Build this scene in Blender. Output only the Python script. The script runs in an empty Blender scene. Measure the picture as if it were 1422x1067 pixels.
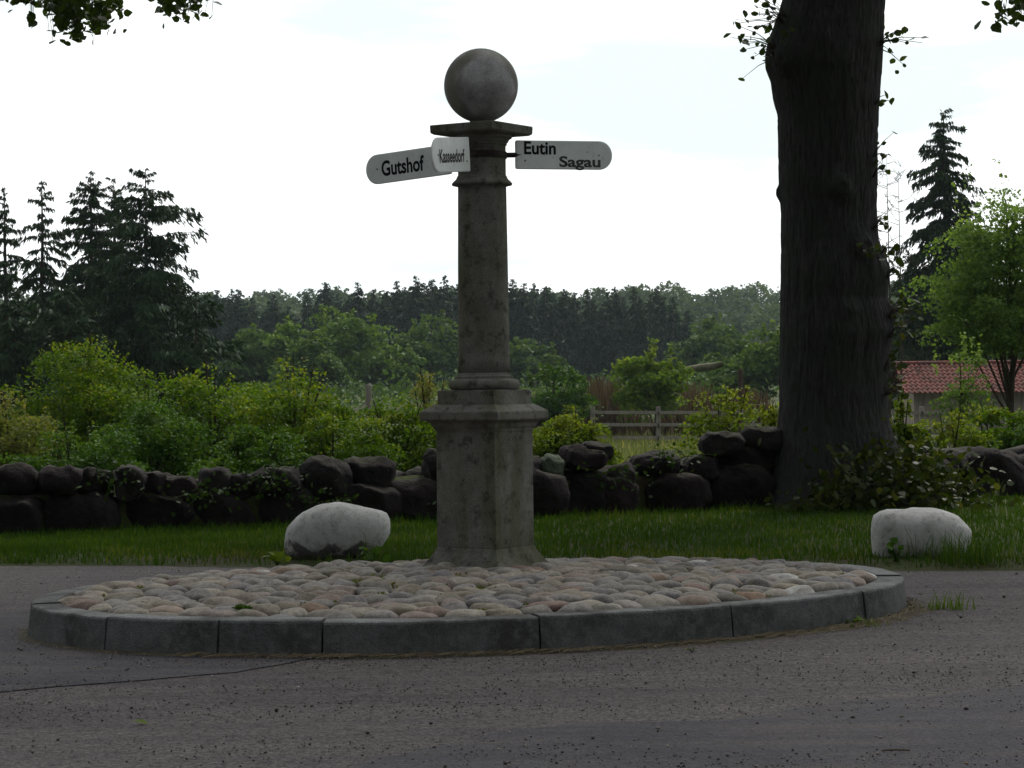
import bpy, bmesh, math, random
import numpy as np
from mathutils import Vector, noise as mnoise

# ------------------------------------------------------------------ camera, sky, sun, exposure
scene = bpy.context.scene
W, Hh, F = 1422.0, 1067.0, 3200.0
CAMZ, HOR, ROLL = 1.27, 530.0, math.radians(0.6)
cam_d = bpy.data.cameras.new('camera'); cam = bpy.data.objects.new('camera', cam_d)
scene.collection.objects.link(cam); scene.camera = cam
cam_d.sensor_width = 36.0; cam_d.lens = 36.0 * F / W
cam_d.clip_start = 0.1; cam_d.clip_end = 6000
cam_d.shift_y = (HOR - Hh / 2) / W
cam.location = (0, 0, CAMZ)
cam.rotation_euler = (math.pi / 2, -ROLL if False else 0, 0)
cam.rotation_mode = 'QUATERNION'
from mathutils import Quaternion
cam.rotation_quaternion = Quaternion((0, 1, 0), ROLL) @ Quaternion((1, 0, 0), math.pi / 2)

SUN_EL, SUN_AZ = math.radians(52), math.radians(20)      # sun ahead of the camera, veiled
world = bpy.data.worlds.new('World'); scene.world = world; world.use_nodes = True
nt = world.node_tree; nt.nodes.clear()
def N(t, **kw):
    n = nt.nodes.new(t)
    for k, v in kw.items(): setattr(n, k, v)
    return n
wo = N('ShaderNodeOutputWorld'); bg = N('ShaderNodeBackground'); bg.inputs[1].default_value = 0.10
sky = N('ShaderNodeTexSky', sky_type='NISHITA', sun_disc=False)
sky.sun_elevation = SUN_EL; sky.sun_rotation = SUN_AZ; sky.dust_density = 3.0; sky.air_density = 1.2
tc = N('ShaderNodeTexCoord'); mp = N('ShaderNodeMapping'); mp.inputs['Scale'].default_value = (1.6, 1.6, 9.0)
mp.inputs['Location'].default_value = (3.1, 1.3, 0.4)
nz = N('ShaderNodeTexNoise'); nz.inputs['Scale'].default_value = 2.2; nz.inputs['Detail'].default_value = 5
cr = N('ShaderNodeValToRGB')
cr.color_ramp.elements[0].position = 0.38; cr.color_ramp.elements[0].color = (8.3, 9.25, 9.35, 1)
cr.color_ramp.elements[1].position = 0.49; cr.color_ramp.elements[1].color = (11.6, 11.9, 12.0, 1)
mx = N('ShaderNodeMixRGB'); mx.inputs[0].default_value = 0.93
L = nt.links.new
sdir = Vector((math.sin(SUN_AZ) * math.cos(SUN_EL), math.cos(SUN_AZ) * math.cos(SUN_EL), math.sin(SUN_EL)))
dp = N('ShaderNodeVectorMath', operation='DOT_PRODUCT'); dp.inputs[1].default_value = sdir
mr = N('ShaderNodeMapRange'); mr.inputs[1].default_value = 0.0; mr.inputs[2].default_value = 0.50; mr.inputs[3].default_value = 0.15; mr.inputs[4].default_value = 1.15; mr.clamp = True
hs = N('ShaderNodeMixRGB', blend_type='MULTIPLY'); hs.inputs[0].default_value = 1.0
nt.links.new(tc.outputs['Generated'], dp.inputs[0]); nt.links.new(dp.outputs['Value'], mr.inputs[0]); nt.links.new(cr.outputs[0], hs.inputs[1]); nt.links.new(mr.outputs[0], hs.inputs[2])
L(tc.outputs['Generated'], mp.inputs[0]); L(mp.outputs[0], nz.inputs['Vector']); L(nz.outputs['Fac'], cr.inputs[0])
L(sky.outputs[0], mx.inputs[1]); L(hs.outputs[0], mx.inputs[2]); L(mx.outputs[0], bg.inputs[0]); L(bg.outputs[0], wo.inputs[0])

sd = bpy.data.lights.new('sun', 'SUN'); sun = bpy.data.objects.new('sun', sd); scene.collection.objects.link(sun)
sd.energy = 3.2; sd.angle = math.radians(12); sd.color = (1.0, 0.96, 0.88)
sdir = Vector((math.sin(SUN_AZ) * math.cos(SUN_EL), math.cos(SUN_AZ) * math.cos(SUN_EL), math.sin(SUN_EL)))
sun.rotation_euler = sdir.to_track_quat('Z', 'Y').to_euler()

scene.view_settings.view_transform = 'Standard'; scene.view_settings.look = 'None'
scene.view_settings.exposure = 0.0; scene.view_settings.gamma = 1.0
scene.cycles.use_denoising = True
scene.cycles.max_bounces = 7; scene.cycles.diffuse_bounces = 4; scene.cycles.transmission_bounces = 3
scene.cycles.volume_bounces = 1; scene.cycles.transparent_max_bounces = 4
scene.cycles.caustics_reflective = False; scene.cycles.caustics_refractive = False

# ------------------------------------------------------------------ helpers
C = scene.collection
rng = np.random.default_rng(7); random.seed(7)
cR, sR = math.cos(ROLL), math.sin(ROLL)

def P(px, py, d):
    """pixel of the photograph at distance d -> point in the world"""
    u, v = px - W / 2, HOR - py
    x = u * cR + v * sR; z = -u * sR + v * cR
    return Vector((x * d / F, d, CAMZ + z * d / F))
def ppm(d): return F / d

def tag(o, label=None, cat=None, group=None, kind=None):
    if label: o['label'] = label
    if cat: o['category'] = cat
    if group: o['group'] = group
    if kind: o['kind'] = kind
    return o
def empty(name, loc, rz=0.0):
    o = bpy.data.objects.new(name, None); C.objects.link(o)
    o.location = loc; o.rotation_euler = (0, 0, rz); o.empty_display_size = 0.2
    return o
def meshobj(name, V, faces, mat, parent=None, tint=None, smooth=False, link=True):
    """faces: int array (M,k) or a list of such arrays / python lists. tint: one float per face"""
    V = np.asarray(V, dtype=np.float32).reshape(-1, 3)
    if isinstance(faces, np.ndarray): faces = [faces]
    if len(faces) and not isinstance(faces[0], np.ndarray):
        loops = np.concatenate([np.asarray(f, dtype=np.int32) for f in faces]); tot = np.array([len(f) for f in faces], dtype=np.int32)
    else:
        loops = np.concatenate([f.reshape(-1) for f in faces]).astype(np.int32)
        tot = np.concatenate([np.full(len(f), f.shape[1], dtype=np.int32) for f in faces])
    me = bpy.data.meshes.new(name)
    me.vertices.add(len(V)); me.vertices.foreach_set('co', V.ravel())
    me.loops.add(len(loops)); me.loops.foreach_set('vertex_index', loops)
    me.polygons.add(len(tot))
    st = np.concatenate([[0], np.cumsum(tot)[:-1]]).astype(np.int32)
    me.polygons.foreach_set('loop_start', st)
    try: me.polygons.foreach_set('loop_total', tot)
    except Exception: pass
    me.update(calc_edges=True); me.validate()
    me.polygons.foreach_set('use_smooth', np.full(len(me.polygons), smooth))
    if tint is not None and len(tint) == len(me.polygons):
        a = me.attributes.new('tint', 'FLOAT', 'FACE'); a.data.foreach_set('value', np.asarray(tint, dtype=np.float32))
    if mat: me.materials.append(mat)
    o = bpy.data.objects.new(name, me)
    if link: C.objects.link(o)
    if parent: o.parent = parent
    return o
class MB:
    """collects pieces into ONE mesh"""
    def __init__(s): s.v = []; s.f = []; s.n = 0; s.t = []
    def add(s, V, Fs, tint=None):
        V = np.asarray(V, float).reshape(-1, 3)
        s.v.append(V)
        for f in Fs: s.f.append([i + s.n for i in f])
        s.t += [0.5 if tint is None else tint] * len(Fs)
        s.n += len(V)
    def box(s, c, sz, rz=0.0, tilt=None, tint=None):
        x, y, z = sz[0] / 2, sz[1] / 2, sz[2] / 2
        V = np.array([[a * x, b * y, c_ * z] for c_ in (-1, 1) for b in (-1, 1) for a in (-1, 1)])
        if tilt: V[:, 2] += V[:, 0] * math.tan(tilt)
        cz, sz_ = math.cos(rz), math.sin(rz)
        V = np.stack([V[:, 0] * cz - V[:, 1] * sz_, V[:, 0] * sz_ + V[:, 1] * cz, V[:, 2]], 1) + np.array(c)
        s.add(V, [(0, 2, 3, 1), (4, 5, 7, 6), (0, 1, 5, 4), (2, 6, 7, 3), (0, 4, 6, 2), (1, 3, 7, 5)], tint)
    def tube(s, pts, rad, n=8, tint=None, cap=True):
        pts = [np.array(p, float) for p in pts]; rings = []
        for i, p in enumerate(pts):
            d = pts[min(i + 1, len(pts) - 1)] - pts[max(i - 1, 0)]
            d = d / (np.linalg.norm(d) + 1e-9)
            a = np.cross(d, [0, 0, 1.0]); 
            if np.linalg.norm(a) < 0.1: a = np.cross(d, [1.0, 0, 0])
            a /= np.linalg.norm(a); b = np.cross(d, a)
            r = rad[i] if hasattr(rad, '__len__') else rad
            for k in range(n):
                t = 2 * math.pi * k / n
                rings.append(p + r * (math.cos(t) * a + math.sin(t) * b))
        Fs = []
        for i in range(len(pts) - 1):
            for k in range(n):
                k2 = (k + 1) % n
                Fs.append((i * n + k, i * n + k2, (i + 1) * n + k2, (i + 1) * n + k))
        if cap: Fs.append(tuple(range(n))); Fs.append(tuple(reversed([(len(pts) - 1) * n + k for k in range(n)])))
        s.add(rings, Fs, tint)
    def lathe(s, prof, n=48, c=(0, 0, 0)):
        V = [(c[0] + r * math.cos(2 * math.pi * k / n), c[1] + r * math.sin(2 * math.pi * k / n), c[2] + z) for r, z in prof for k in range(n)]
        Fs = [(i * n + k, i * n + (k + 1) % n, (i + 1) * n + (k + 1) % n, (i + 1) * n + k) for i in range(len(prof) - 1) for k in range(n)]
        Fs.append(tuple(reversed(range(n)))); Fs.append(tuple((len(prof) - 1) * n + k for k in range(n)))
        s.add(V, Fs)
    def square(s, prof, rz=0.0, c=(0, 0, 0), sub=1):
        """square section, prof = (side, z); rings follow a rotated square"""
        V = []; n = 4 * sub
        for side, z in prof:
            for q in range(4):
                a0 = rz + math.pi / 4 + q * math.pi / 2; a1 = a0 + math.pi / 2
                h = side / math.sqrt(2)
                p0 = (h * math.cos(a0), h * math.sin(a0)); p1 = (h * math.cos(a1), h * math.sin(a1))
                for j in range(sub):
                    t = j / sub
                    V.append((c[0] + p0[0] * (1 - t) + p1[0] * t, c[1] + p0[1] * (1 - t) + p1[1] * t, c[2] + z))
        Fs = [(i * n + k, i * n + (k + 1) % n, (i + 1) * n + (k + 1) % n, (i + 1) * n + k) for i in range(len(prof) - 1) for k in range(n)]
        Fs.append(tuple(reversed(range(n)))); Fs.append(tuple((len(prof) - 1) * n + k for k in range(n)))
        s.add(V, Fs)
    def build(s, name, mat, parent=None, smooth=False, bevel=0.0):
        o = meshobj(name, np.concatenate(s.v), s.f, mat, parent, s.t, smooth)
        if bevel:
            m = o.modifiers.new('bevel', 'BEVEL'); m.width = bevel; m.segments = 2; m.limit_method = 'ANGLE'; m.angle_limit = math.radians(30)
        return o
def copy_tree(o, parent=None):
    c = o.copy(); C.objects.link(c)
    if parent: c.parent = parent
    for ch in list(o.children): copy_tree(ch, c)
    return c
def fbm(p, s=1.0, o=4):
    return mnoise.fractal(Vector(p) * s, 1.0, 2.0, o)

# ------------------------------------------------------------------ materials
def mat_new(name):
    m = bpy.data.materials.new(name); m.use_nodes = True
    t = m.node_tree; t.nodes.clear()
    out = t.nodes.new('ShaderNodeOutputMaterial'); return m, t, out
def node(t, ty, ins=None, **kw):
    n = t.nodes.new(ty)
    for k, v in kw.items(): setattr(n, k, v)
    for k, v in (ins or {}).items():
        if hasattr(v, 'is_output') or isinstance(v, bpy.types.NodeSocket): t.links.new(v, n.inputs[k])
        else: n.inputs[k].default_value = v
    return n
def ramp(t, fac, stops):
    r = t.nodes.new('ShaderNodeValToRGB'); e = r.color_ramp.elements
    while len(e) > 1: e.remove(e[-1])
    e[0].position = stops[0][0]; e[0].color = (*stops[0][1], 1)
    for p, c in stops[1:]:
        q = e.new(p); q.color = (*c, 1)
    t.links.new(fac, r.inputs[0]); return r.outputs[0]
def grey(v): return (v, v, v)
def tex(t, scale, detail=5, rough=0.55, coord='Object', stretch=None, dist=0.0):
    c = node(t, 'ShaderNodeTexCoord')
    v = c.outputs[coord]
    if stretch: v = node(t, 'ShaderNodeMapping', {'Vector': v, 'Scale': stretch}).outputs[0]
    return node(t, 'ShaderNodeTexNoise', {'Vector': v, 'Scale': scale, 'Detail': detail, 'Roughness': rough, 'Distortion': dist}).outputs['Fac']
def mixc(t, f, a, b, mode='MIX'):
    n = node(t, 'ShaderNodeMixRGB', blend_type=mode)
    for i, v in enumerate((f, a, b)):
        if isinstance(v, bpy.types.NodeSocket): t.links.new(v, n.inputs[i])
        else: n.inputs[i].default_value = v if i == 0 else (*v, 1)
    return n.outputs[0]
def finish(t, out, col, rough=0.8, bump=None, bstr=0.3, bdist=0.01, spec=0.3):
    b = node(t, 'ShaderNodeBsdfPrincipled', {'Roughness': rough, 'Specular IOR Level': spec})
    if isinstance(col, bpy.types.NodeSocket): t.links.new(col, b.inputs['Base Color'])
    else: b.inputs['Base Color'].default_value = (*col, 1)
    if bump is not None:
        bp = node(t, 'ShaderNodeBump', {'Height': bump, 'Strength': bstr, 'Distance': bdist})
        t.links.new(bp.outputs[0], b.inputs['Normal'])
    t.links.new(b.outputs[0], out.inputs[0]); return b

def leaf_mat(name, c0, c1, c2=None, trans=0.4, rough=0.6, coord_noise=0.8):
    m, t, out = mat_new(name)
    at = node(t, 'ShaderNodeAttribute', attribute_name='tint').outputs['Fac']
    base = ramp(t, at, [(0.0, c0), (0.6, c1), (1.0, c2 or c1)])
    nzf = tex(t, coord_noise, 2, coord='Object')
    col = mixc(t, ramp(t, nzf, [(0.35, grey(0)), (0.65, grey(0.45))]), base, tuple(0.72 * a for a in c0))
    b = node(t, 'ShaderNodeBsdfPrincipled', {'Roughness': rough, 'Specular IOR Level': 0.10, 'Base Color': col})
    tcol = mixc(t, 1.0, col, (1.5, 1.45, 0.6), 'MULTIPLY')
    tr = node(t, 'ShaderNodeBsdfTranslucent', {'Color': tcol})
    ms = node(t, 'ShaderNodeMixShader', {0: trans, 1: b.outputs[0], 2: tr.outputs[0]})
    t.links.new(ms.outputs[0], out.inputs[0]); return m
def bark_mat(name, c0, c1, moss=None, scale=1.0):
    m, t, out = mat_new(name)
    f1 = tex(t, 9 * scale, 6, 0.65, stretch=(3.2, 3.2, 0.35), dist=0.6)
    f2 = tex(t, 1.6 * scale, 4, 0.6)
    col = ramp(t, f1, [(0.3, c0), (0.7, c1)])
    if moss: col = mixc(t, ramp(t, f2, [(0.42, grey(0)), (0.62, grey(0.75))]), col, moss)
    finish(t, out, col, 0.95, f1, 1.0, 0.05, 0.1); return m
def stone_mat(name, c0, c1, moss=None, speck=0.5, scale=1.0, bstr=0.5, grain=90):
    m, t, out = mat_new(name)
    f1 = tex(t, 3.0 * scale, 6, 0.6); f2 = tex(t, grain, 3, 0.7); f3 = tex(t, 1.1 * scale, 4, 0.55, dist=0.5)
    col = ramp(t, f1, [(0.3, c0), (0.7, c1)])
    sp = ramp(t, f2, [(0.35, grey(1 - speck)), (0.65, grey(1 + speck * 0.4))])
    col = mixc(t, 1.0, col, sp, 'MULTIPLY')
    if moss: col = mixc(t, ramp(t, f3, [(0.45, grey(0)), (0.6, grey(0.8))]), col, moss)
    h = node(t, 'ShaderNodeMath', {0: f1, 1: f2}, operation='ADD').outputs[0]
    finish(t, out, col, 0.9, h, bstr, 0.012, 0.2); return m

M = {}
# sandstone of the signpost: grey with olive algae in vertical runs
m, t, out = mat_new('post_stone'); M['post'] = m
f1 = tex(t, 5, 6, 0.65); f2 = tex(t, 2.2, 5, 0.6, stretch=(2.2, 2.2, 0.5)); f3 = tex(t, 150, 2, 0.7); f4 = tex(t, 14, 5, 0.7)
col = ramp(t, f1, [(0.3, (0.112, 0.108, 0.094)), (0.7, (0.225, 0.220, 0.200))])
col = mixc(t, ramp(t, f2, [(0.45, grey(0)), (0.65, grey(0.75))]), col, (0.082, 0.088, 0.036))
col = mixc(t, ramp(t, f4, [(0.52, grey(0)), (0.66, grey(0.75))]), col, (0.034, 0.033, 0.026))
col = mixc(t, 1.0, col, ramp(t, f3, [(0.3, grey(0.65)), (0.7, grey(1.25))]), 'MULTIPLY')
finish(t, out, col, 0.92, node(t, 'ShaderNodeMath', {0: f3, 1: f4}, operation='ADD').outputs[0], 0.55, 0.01, 0.15)
M['ball'] = stone_mat('ball_stone', (0.19, 0.185, 0.185), (0.52, 0.51, 0.52), (0.15, 0.145, 0.115), 0.22, 2.4, 0.3, 120)
# asphalt
def asphalt(name, c0, c1, grit, agg):
    m, t, out = mat_new(name)
    a = tex(t, 0.55, 5, 0.6, stretch=(0.35, 1.6, 1)); b = tex(t, 55, 3, 0.75); c = tex(t, agg, 2, 0.6); d = tex(t, 2.6, 6, 0.7, stretch=(0.3, 1.5, 1))
    col = ramp(t, a, [(0.32, c0), (0.68, c1)])
    col = mixc(t, ramp(t, d, [(0.42, grey(0)), (0.62, grey(0.7))]), col, (0.098, 0.086, 0.082))
    g2 = tex(t, 17, 4, 0.8); col = mixc(t, 1.0, col, ramp(t, g2, [(0.34, grey(1 - grit * 0.75)), (0.48, grey(1.0)), (0.68, grey(1 + grit * 0.5))]), 'MULTIPLY')
    col = mixc(t, 1.0, col, ramp(t, b, [(0.36, grey(1 - grit)), (0.47, grey(1.0)), (0.66, grey(1 + grit * 0.9))]), 'MULTIPLY')
    col = mixc(t, ramp(t, c, [(0.66, grey(0)), (0.74, grey(0.55))]), col, (0.22, 0.19, 0.17))
    h = node(t, 'ShaderNodeMath', {0: b, 1: c}, operation='ADD').outputs[0]
    finish(t, out, col, 0.9, h, 0.9, 0.02, 0.25); return m
M['road'] = asphalt('worn_asphalt', (0.050, 0.042, 0.047), (0.082, 0.070, 0.074), 0.75, 38)
M['road_smooth'] = asphalt('smooth_asphalt', (0.044, 0.041, 0.053), (0.060, 0.057, 0.068), 0.28, 70)
M['road_stone'] = stone_mat('chipping', (0.03, 0.027, 0.03), (0.09, 0.08, 0.08), None, 0.3, 5.0, 0.4, 80)
M['dirt'] = stone_mat('road_dirt', (0.05, 0.038, 0.026), (0.12, 0.095, 0.065), (0.06, 0.06, 0.03), 0.5, 3.0, 0.8, 60)
M['mortar'] = stone_mat('mortar', (0.07, 0.06, 0.05), (0.13, 0.115, 0.09), (0.05, 0.06, 0.03), 0.5, 3.0, 0.8, 70)
m, t, out = mat_new('kerb_granite'); M['kerb'] = m
f1 = tex(t, 5, 6, 0.65); f2 = tex(t, 110, 3, 0.7); f3 = tex(t, 2.2, 5, 0.65, dist=0.5); f4 = tex(t, 18, 5, 0.7)
col = ramp(t, f1, [(0.3, (0.15, 0.155, 0.155)), (0.7, (0.27, 0.28, 0.28))])
col = mixc(t, 1.0, col, ramp(t, f2, [(0.35, grey(0.6)), (0.65, grey(1.25))]), 'MULTIPLY')
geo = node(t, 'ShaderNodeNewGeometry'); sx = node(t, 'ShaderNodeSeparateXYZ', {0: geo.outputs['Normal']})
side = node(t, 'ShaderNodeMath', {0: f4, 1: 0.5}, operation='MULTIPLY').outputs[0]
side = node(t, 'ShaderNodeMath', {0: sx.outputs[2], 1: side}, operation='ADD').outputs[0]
col = mixc(t, ramp(t, side, [(0.42, grey(0.62)), (0.95, grey(0.0))]), col, (0.045, 0.045, 0.044))  # upright faces darker: road dirt, plus shade against the top put into the colour
col = mixc(t, ramp(t, f3, [(0.42, grey(0)), (0.58, grey(0.75))]), col, (0.040, 0.037, 0.034))
col = mixc(t, ramp(t, f4, [(0.48, grey(0)), (0.64, grey(0.5))]), col, (0.16, 0.165, 0.165))
finish(t, out, col, 0.9, node(t, 'ShaderNodeMath', {0: f2, 1: f4}, operation='ADD').outputs[0], 0.6, 0.015, 0.15)
# cobbles: each stone its own tone from 'tint'
m, t, out = mat_new('cobble'); M['cobble'] = m
at = node(t, 'ShaderNodeAttribute', attribute_name='tint').outputs['Fac']
col = ramp(t, at, [(0.0, (0.13, 0.115, 0.10)), (0.14, (0.25, 0.215, 0.165)), (0.3, (0.20, 0.185, 0.18)), (0.45, (0.30, 0.27, 0.225)), (0.58, (0.21, 0.14, 0.12)),
                   (0.68, (0.26, 0.235, 0.215)), (0.78, (0.17, 0.16, 0.175)), (0.86, (0.29, 0.265, 0.23)), (0.93, (0.22, 0.14, 0.095)), (1.0, (0.48, 0.47, 0.455))])
fa = tex(t, 26, 5, 0.7); fb = tex(t, 7, 4, 0.6); fc = tex(t, 130, 2, 0.6)
col = mixc(t, 1.0, col, ramp(t, fa, [(0.3, grey(0.55)), (0.65, grey(1.15))]), 'MULTIPLY')
col = mixc(t, 1.0, col, ramp(t, fc, [(0.35, grey(0.75)), (0.65, grey(1.15))]), 'MULTIPLY')
col = mixc(t, ramp(t, fb, [(0.5, grey(0)), (0.7, grey(0.45))]), col, (0.13, 0.105, 0.08))
finish(t, out, col, 0.8, fa, 0.5, 0.008, 0.3)
# field stones of the wall
m, t, out = mat_new('wall_boulder'); M['wallstone'] = m
at = node(t, 'ShaderNodeAttribute', attribute_name='tint').outputs['Fac']
col = ramp(t, at, [(0.0, (0.016, 0.013, 0.014)), (0.4, (0.028, 0.020, 0.021)), (0.7, (0.022, 0.020, 0.021)), (0.88, (0.036, 0.030, 0.030)), (1.0, (0.07, 0.085, 0.06))])
fa = tex(t, 8, 6, 0.65); fb = tex(t, 2.2, 5, 0.6); 
col = mixc(t, 1.0, col, ramp(t, fa, [(0.3, grey(0.6)), (0.7, grey(1.3))]), 'MULTIPLY')
geo = node(t, 'ShaderNodeNewGeometry'); sx = node(t, 'ShaderNodeSeparateXYZ', {0: geo.outputs['Normal']})
upm = node(t, 'ShaderNodeMath', {0: sx.outputs[2], 1: fb}, operation='MULTIPLY').outputs[0]
col = mixc(t, ramp(t, upm, [(0.36, grey(0)), (0.6, grey(0.6))]), col, (0.038, 0.040, 0.020))
finish(t, out, col, 0.95, fa, 1.0, 0.06, 0.15)
# whitewashed boulders
def painted_rock(name, c_rock, lo, hi):
    m, t, out = mat_new(name)
    c = node(t, 'ShaderNodeTexCoord'); s = node(t, 'ShaderNodeSeparateXYZ', {0: c.outputs['Object']})
    n1 = tex(t, 3.5, 5, 0.65); n2 = tex(t, 22, 5, 0.7)
    h = node(t, 'ShaderNodeMath', {0: s.outputs[2], 1: n1}, operation='ADD').outputs[0]
    n1b = node(t, 'ShaderNodeMath', {0: h, 1: s.outputs[0]}, operation='ADD').outputs[0]
    f = ramp(t, h, [(lo, grey(0)), (hi, grey(1))])
    rock = ramp(t, n2, [(0.3, tuple(0.6 * a for a in c_rock)), (0.7, tuple(1.3 * a for a in c_rock))])
    white = ramp(t, n2, [(0.3, (0.26, 0.245, 0.235)), (0.45, (0.44, 0.43, 0.425)), (0.7, (0.52, 0.515, 0.515))])
    white = mixc(t, ramp(t, tex(t, 7, 6, 0.8, dist=1.0), [(0.54, grey(0)), (0.68, grey(0.7))]), white, (0.22, 0.205, 0.17))
    finish(t, out, mixc(t, f, rock, white), 0.85, n2, 0.6, 0.012, 0.2); return m
M['rock_a'] = painted_rock('whitewashed_rock', (0.13, 0.11, 0.115), 0.36, 0.42)
M['rock_b'] = painted_rock('limewashed_rock', (0.22, 0.2, 0.19), 0.27, 0.36)
# ground
m, t, out = mat_new('ground_soil'); M['ground'] = m
a = tex(t, 0.8, 6, 0.65); b = tex(t, 12, 5, 0.7); g2 = tex(t, 0.03, 4, 0.6)
col = ramp(t, a, [(0.3, (0.020, 0.030, 0.009)), (0.5, (0.032, 0.045, 0.012)), (0.65, (0.040, 0.032, 0.020))])
col = mixc(t, ramp(t, g2, [(0.45, grey(0)), (0.6, grey(0.7))]), col, (0.10, 0.13, 0.05))
col = mixc(t, ramp(t, b, [(0.5, grey(0)), (0.62, grey(0.8))]), col, (0.05, 0.034, 0.022))
finish(t, out, col, 0.95, b, 0.8, 0.03, 0.1)
M['grass'] = leaf_mat('verge_grass', (0.022, 0.052, 0.006), (0.048, 0.100, 0.010), (0.15, 0.155, 0.035), 0.35, 0.6)
M['hay'] = leaf_mat('meadow_grass', (0.045, 0.075, 0.018), (0.11, 0.14, 0.05), (0.24, 0.23, 0.12), 0.35, 0.6)
M['lime_leaf'] = leaf_mat('lime_leaf', (0.024, 0.045, 0.009), (0.045, 0.075, 0.014), (0.085, 0.115, 0.022), 0.32, 0.45)
M['sucker_leaf'] = leaf_mat('sucker_leaf', (0.018, 0.032, 0.006), (0.038, 0.055, 0.011), (0.10, 0.10, 0.028), 0.35, 0.45)
M['bush'] = leaf_mat('hawthorn_leaf', (0.030, 0.072, 0.004), (0.085, 0.155, 0.008), (0.24, 0.27, 0.024), 0.33)
M['bush_dark'] = leaf_mat('elder_leaf', (0.022, 0.062, 0.007), (0.053, 0.119, 0.013), (0.125, 0.181, 0.025), 0.3)
M['bush_yellow'] = leaf_mat('young_hedge_leaf', (0.055, 0.10, 0.008), (0.12, 0.17, 0.014), (0.24, 0.25, 0.035), 0.4)
M['bush_olive'] = leaf_mat('olive_leaf', (0.075, 0.094, 0.022), (0.125, 0.156, 0.037), (0.200, 0.163, 0.062), 0.4)
M['ivy'] = leaf_mat('wall_weed_leaf', (0.012, 0.030, 0.006), (0.026, 0.055, 0.010), (0.05, 0.08, 0.016), 0.25)
M['maple'] = leaf_mat('fresh_leaf', (0.056, 0.106, 0.018), (0.106, 0.169, 0.027), (0.188, 0.237, 0.050), 0.45)
M['willow'] = leaf_mat('willow_leaf', (0.062, 0.119, 0.027), (0.125, 0.206, 0.050), (0.225, 0.312, 0.088), 0.42)
M['oak'] = leaf_mat('oak_leaf', (0.035, 0.075, 0.018), (0.065, 0.115, 0.027), (0.119, 0.175, 0.040), 0.28, coord_noise=0.2)
M['oak_pale'] = leaf_mat('pale_oak_leaf', (0.05, 0.10, 0.02), (0.09, 0.16, 0.03), (0.16, 0.23, 0.05), 0.3, coord_noise=0.2)
M['fir'] = leaf_mat('spruce_needle', (0.009, 0.022, 0.009), (0.018, 0.044, 0.013), (0.045, 0.085, 0.018), 0.12, coord_noise=0.35)
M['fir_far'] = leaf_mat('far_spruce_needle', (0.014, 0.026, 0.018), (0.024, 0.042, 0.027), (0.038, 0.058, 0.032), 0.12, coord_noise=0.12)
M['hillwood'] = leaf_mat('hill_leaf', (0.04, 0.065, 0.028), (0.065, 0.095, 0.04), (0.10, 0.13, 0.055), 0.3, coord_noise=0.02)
M['bark'] = bark_mat('lime_bark', (0.028, 0.025, 0.027), (0.078, 0.072, 0.074), (0.045, 0.056, 0.046), 1.6)
M['bark_thin'] = bark_mat('twig_bark', (0.03, 0.024, 0.018), (0.085, 0.068, 0.05), None, 2.0)
M['bark_red'] = bark_mat('spruce_bark', (0.035, 0.022, 0.017), (0.10, 0.068, 0.052), None, 0.7)
M['bark_grey'] = bark_mat('grey_bark', (0.10, 0.09, 0.08), (0.20, 0.18, 0.16), None, 0.7)
M['brush'] = leaf_mat('dry_brush', (0.07, 0.045, 0.03), (0.12, 0.08, 0.052), (0.17, 0.13, 0.09), 0.1)
m, t, out = mat_new('enamel_white'); M['enamel'] = m
f1 = tex(t, 3.5, 6, 0.7, stretch=(1.5, 1.5, 0.6)); f2 = tex(t, 26, 4, 0.7); f3 = tex(t, 60, 2, 0.6)
col = ramp(t, f1, [(0.35, (0.70, 0.755, 0.735)), (0.65, (0.88, 0.92, 0.905))])
col = mixc(t, ramp(t, f2, [(0.60, grey(0)), (0.72, grey(0.45))]), col, (0.50, 0.49, 0.45))
col = mixc(t, ramp(t, f3, [(0.70, grey(0)), (0.74, grey(0.8))]), col, (0.20, 0.12, 0.07))
finish(t, out, col, 0.35, f2, 0.05, 0.003, 0.5)
M['black'] = stone_mat('letter_black', (0.010, 0.010, 0.014), (0.02, 0.02, 0.025), None, 0.05, 1.0, 0.05, 30)
M['faded'] = stone_mat('letter_faded', (0.04, 0.04, 0.042), (0.13, 0.13, 0.135), None, 0.3, 12.0, 0.05, 60)
M['iron'] = stone_mat('rusty_iron', (0.025, 0.02, 0.02), (0.06, 0.045, 0.04), None, 0.3, 5.0, 0.4, 80)
M['rust'] = stone_mat('rust_spot', (0.10, 0.045, 0.02), (0.16, 0.07, 0.03), None, 0.3, 5.0, 0.4, 80)
M['wood'] = bark_mat('weathered_wood', (0.17, 0.15, 0.13), (0.34, 0.31, 0.28), None, 0.6)
M['barnwood'] = bark_mat('barn_boards', (0.20, 0.165, 0.14), (0.38, 0.33, 0.29), None, 0.25)
M['tile'] = stone_mat('red_roof_tile', (0.13, 0.043, 0.036), (0.22, 0.080, 0.066), (0.08, 0.045, 0.038), 0.3, 2.5, 0.3, 14)
M['tarp'] = stone_mat('mossy_thatch', (0.09, 0.085, 0.05), (0.19, 0.17, 0.12), (0.07, 0.075, 0.04), 0.4, 2.0, 0.5, 20)
M['straw'] = stone_mat('dry_straw', (0.07, 0.055, 0.035), (0.16, 0.125, 0.075), None, 0.2, 5.0, 0.3, 60)

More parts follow.
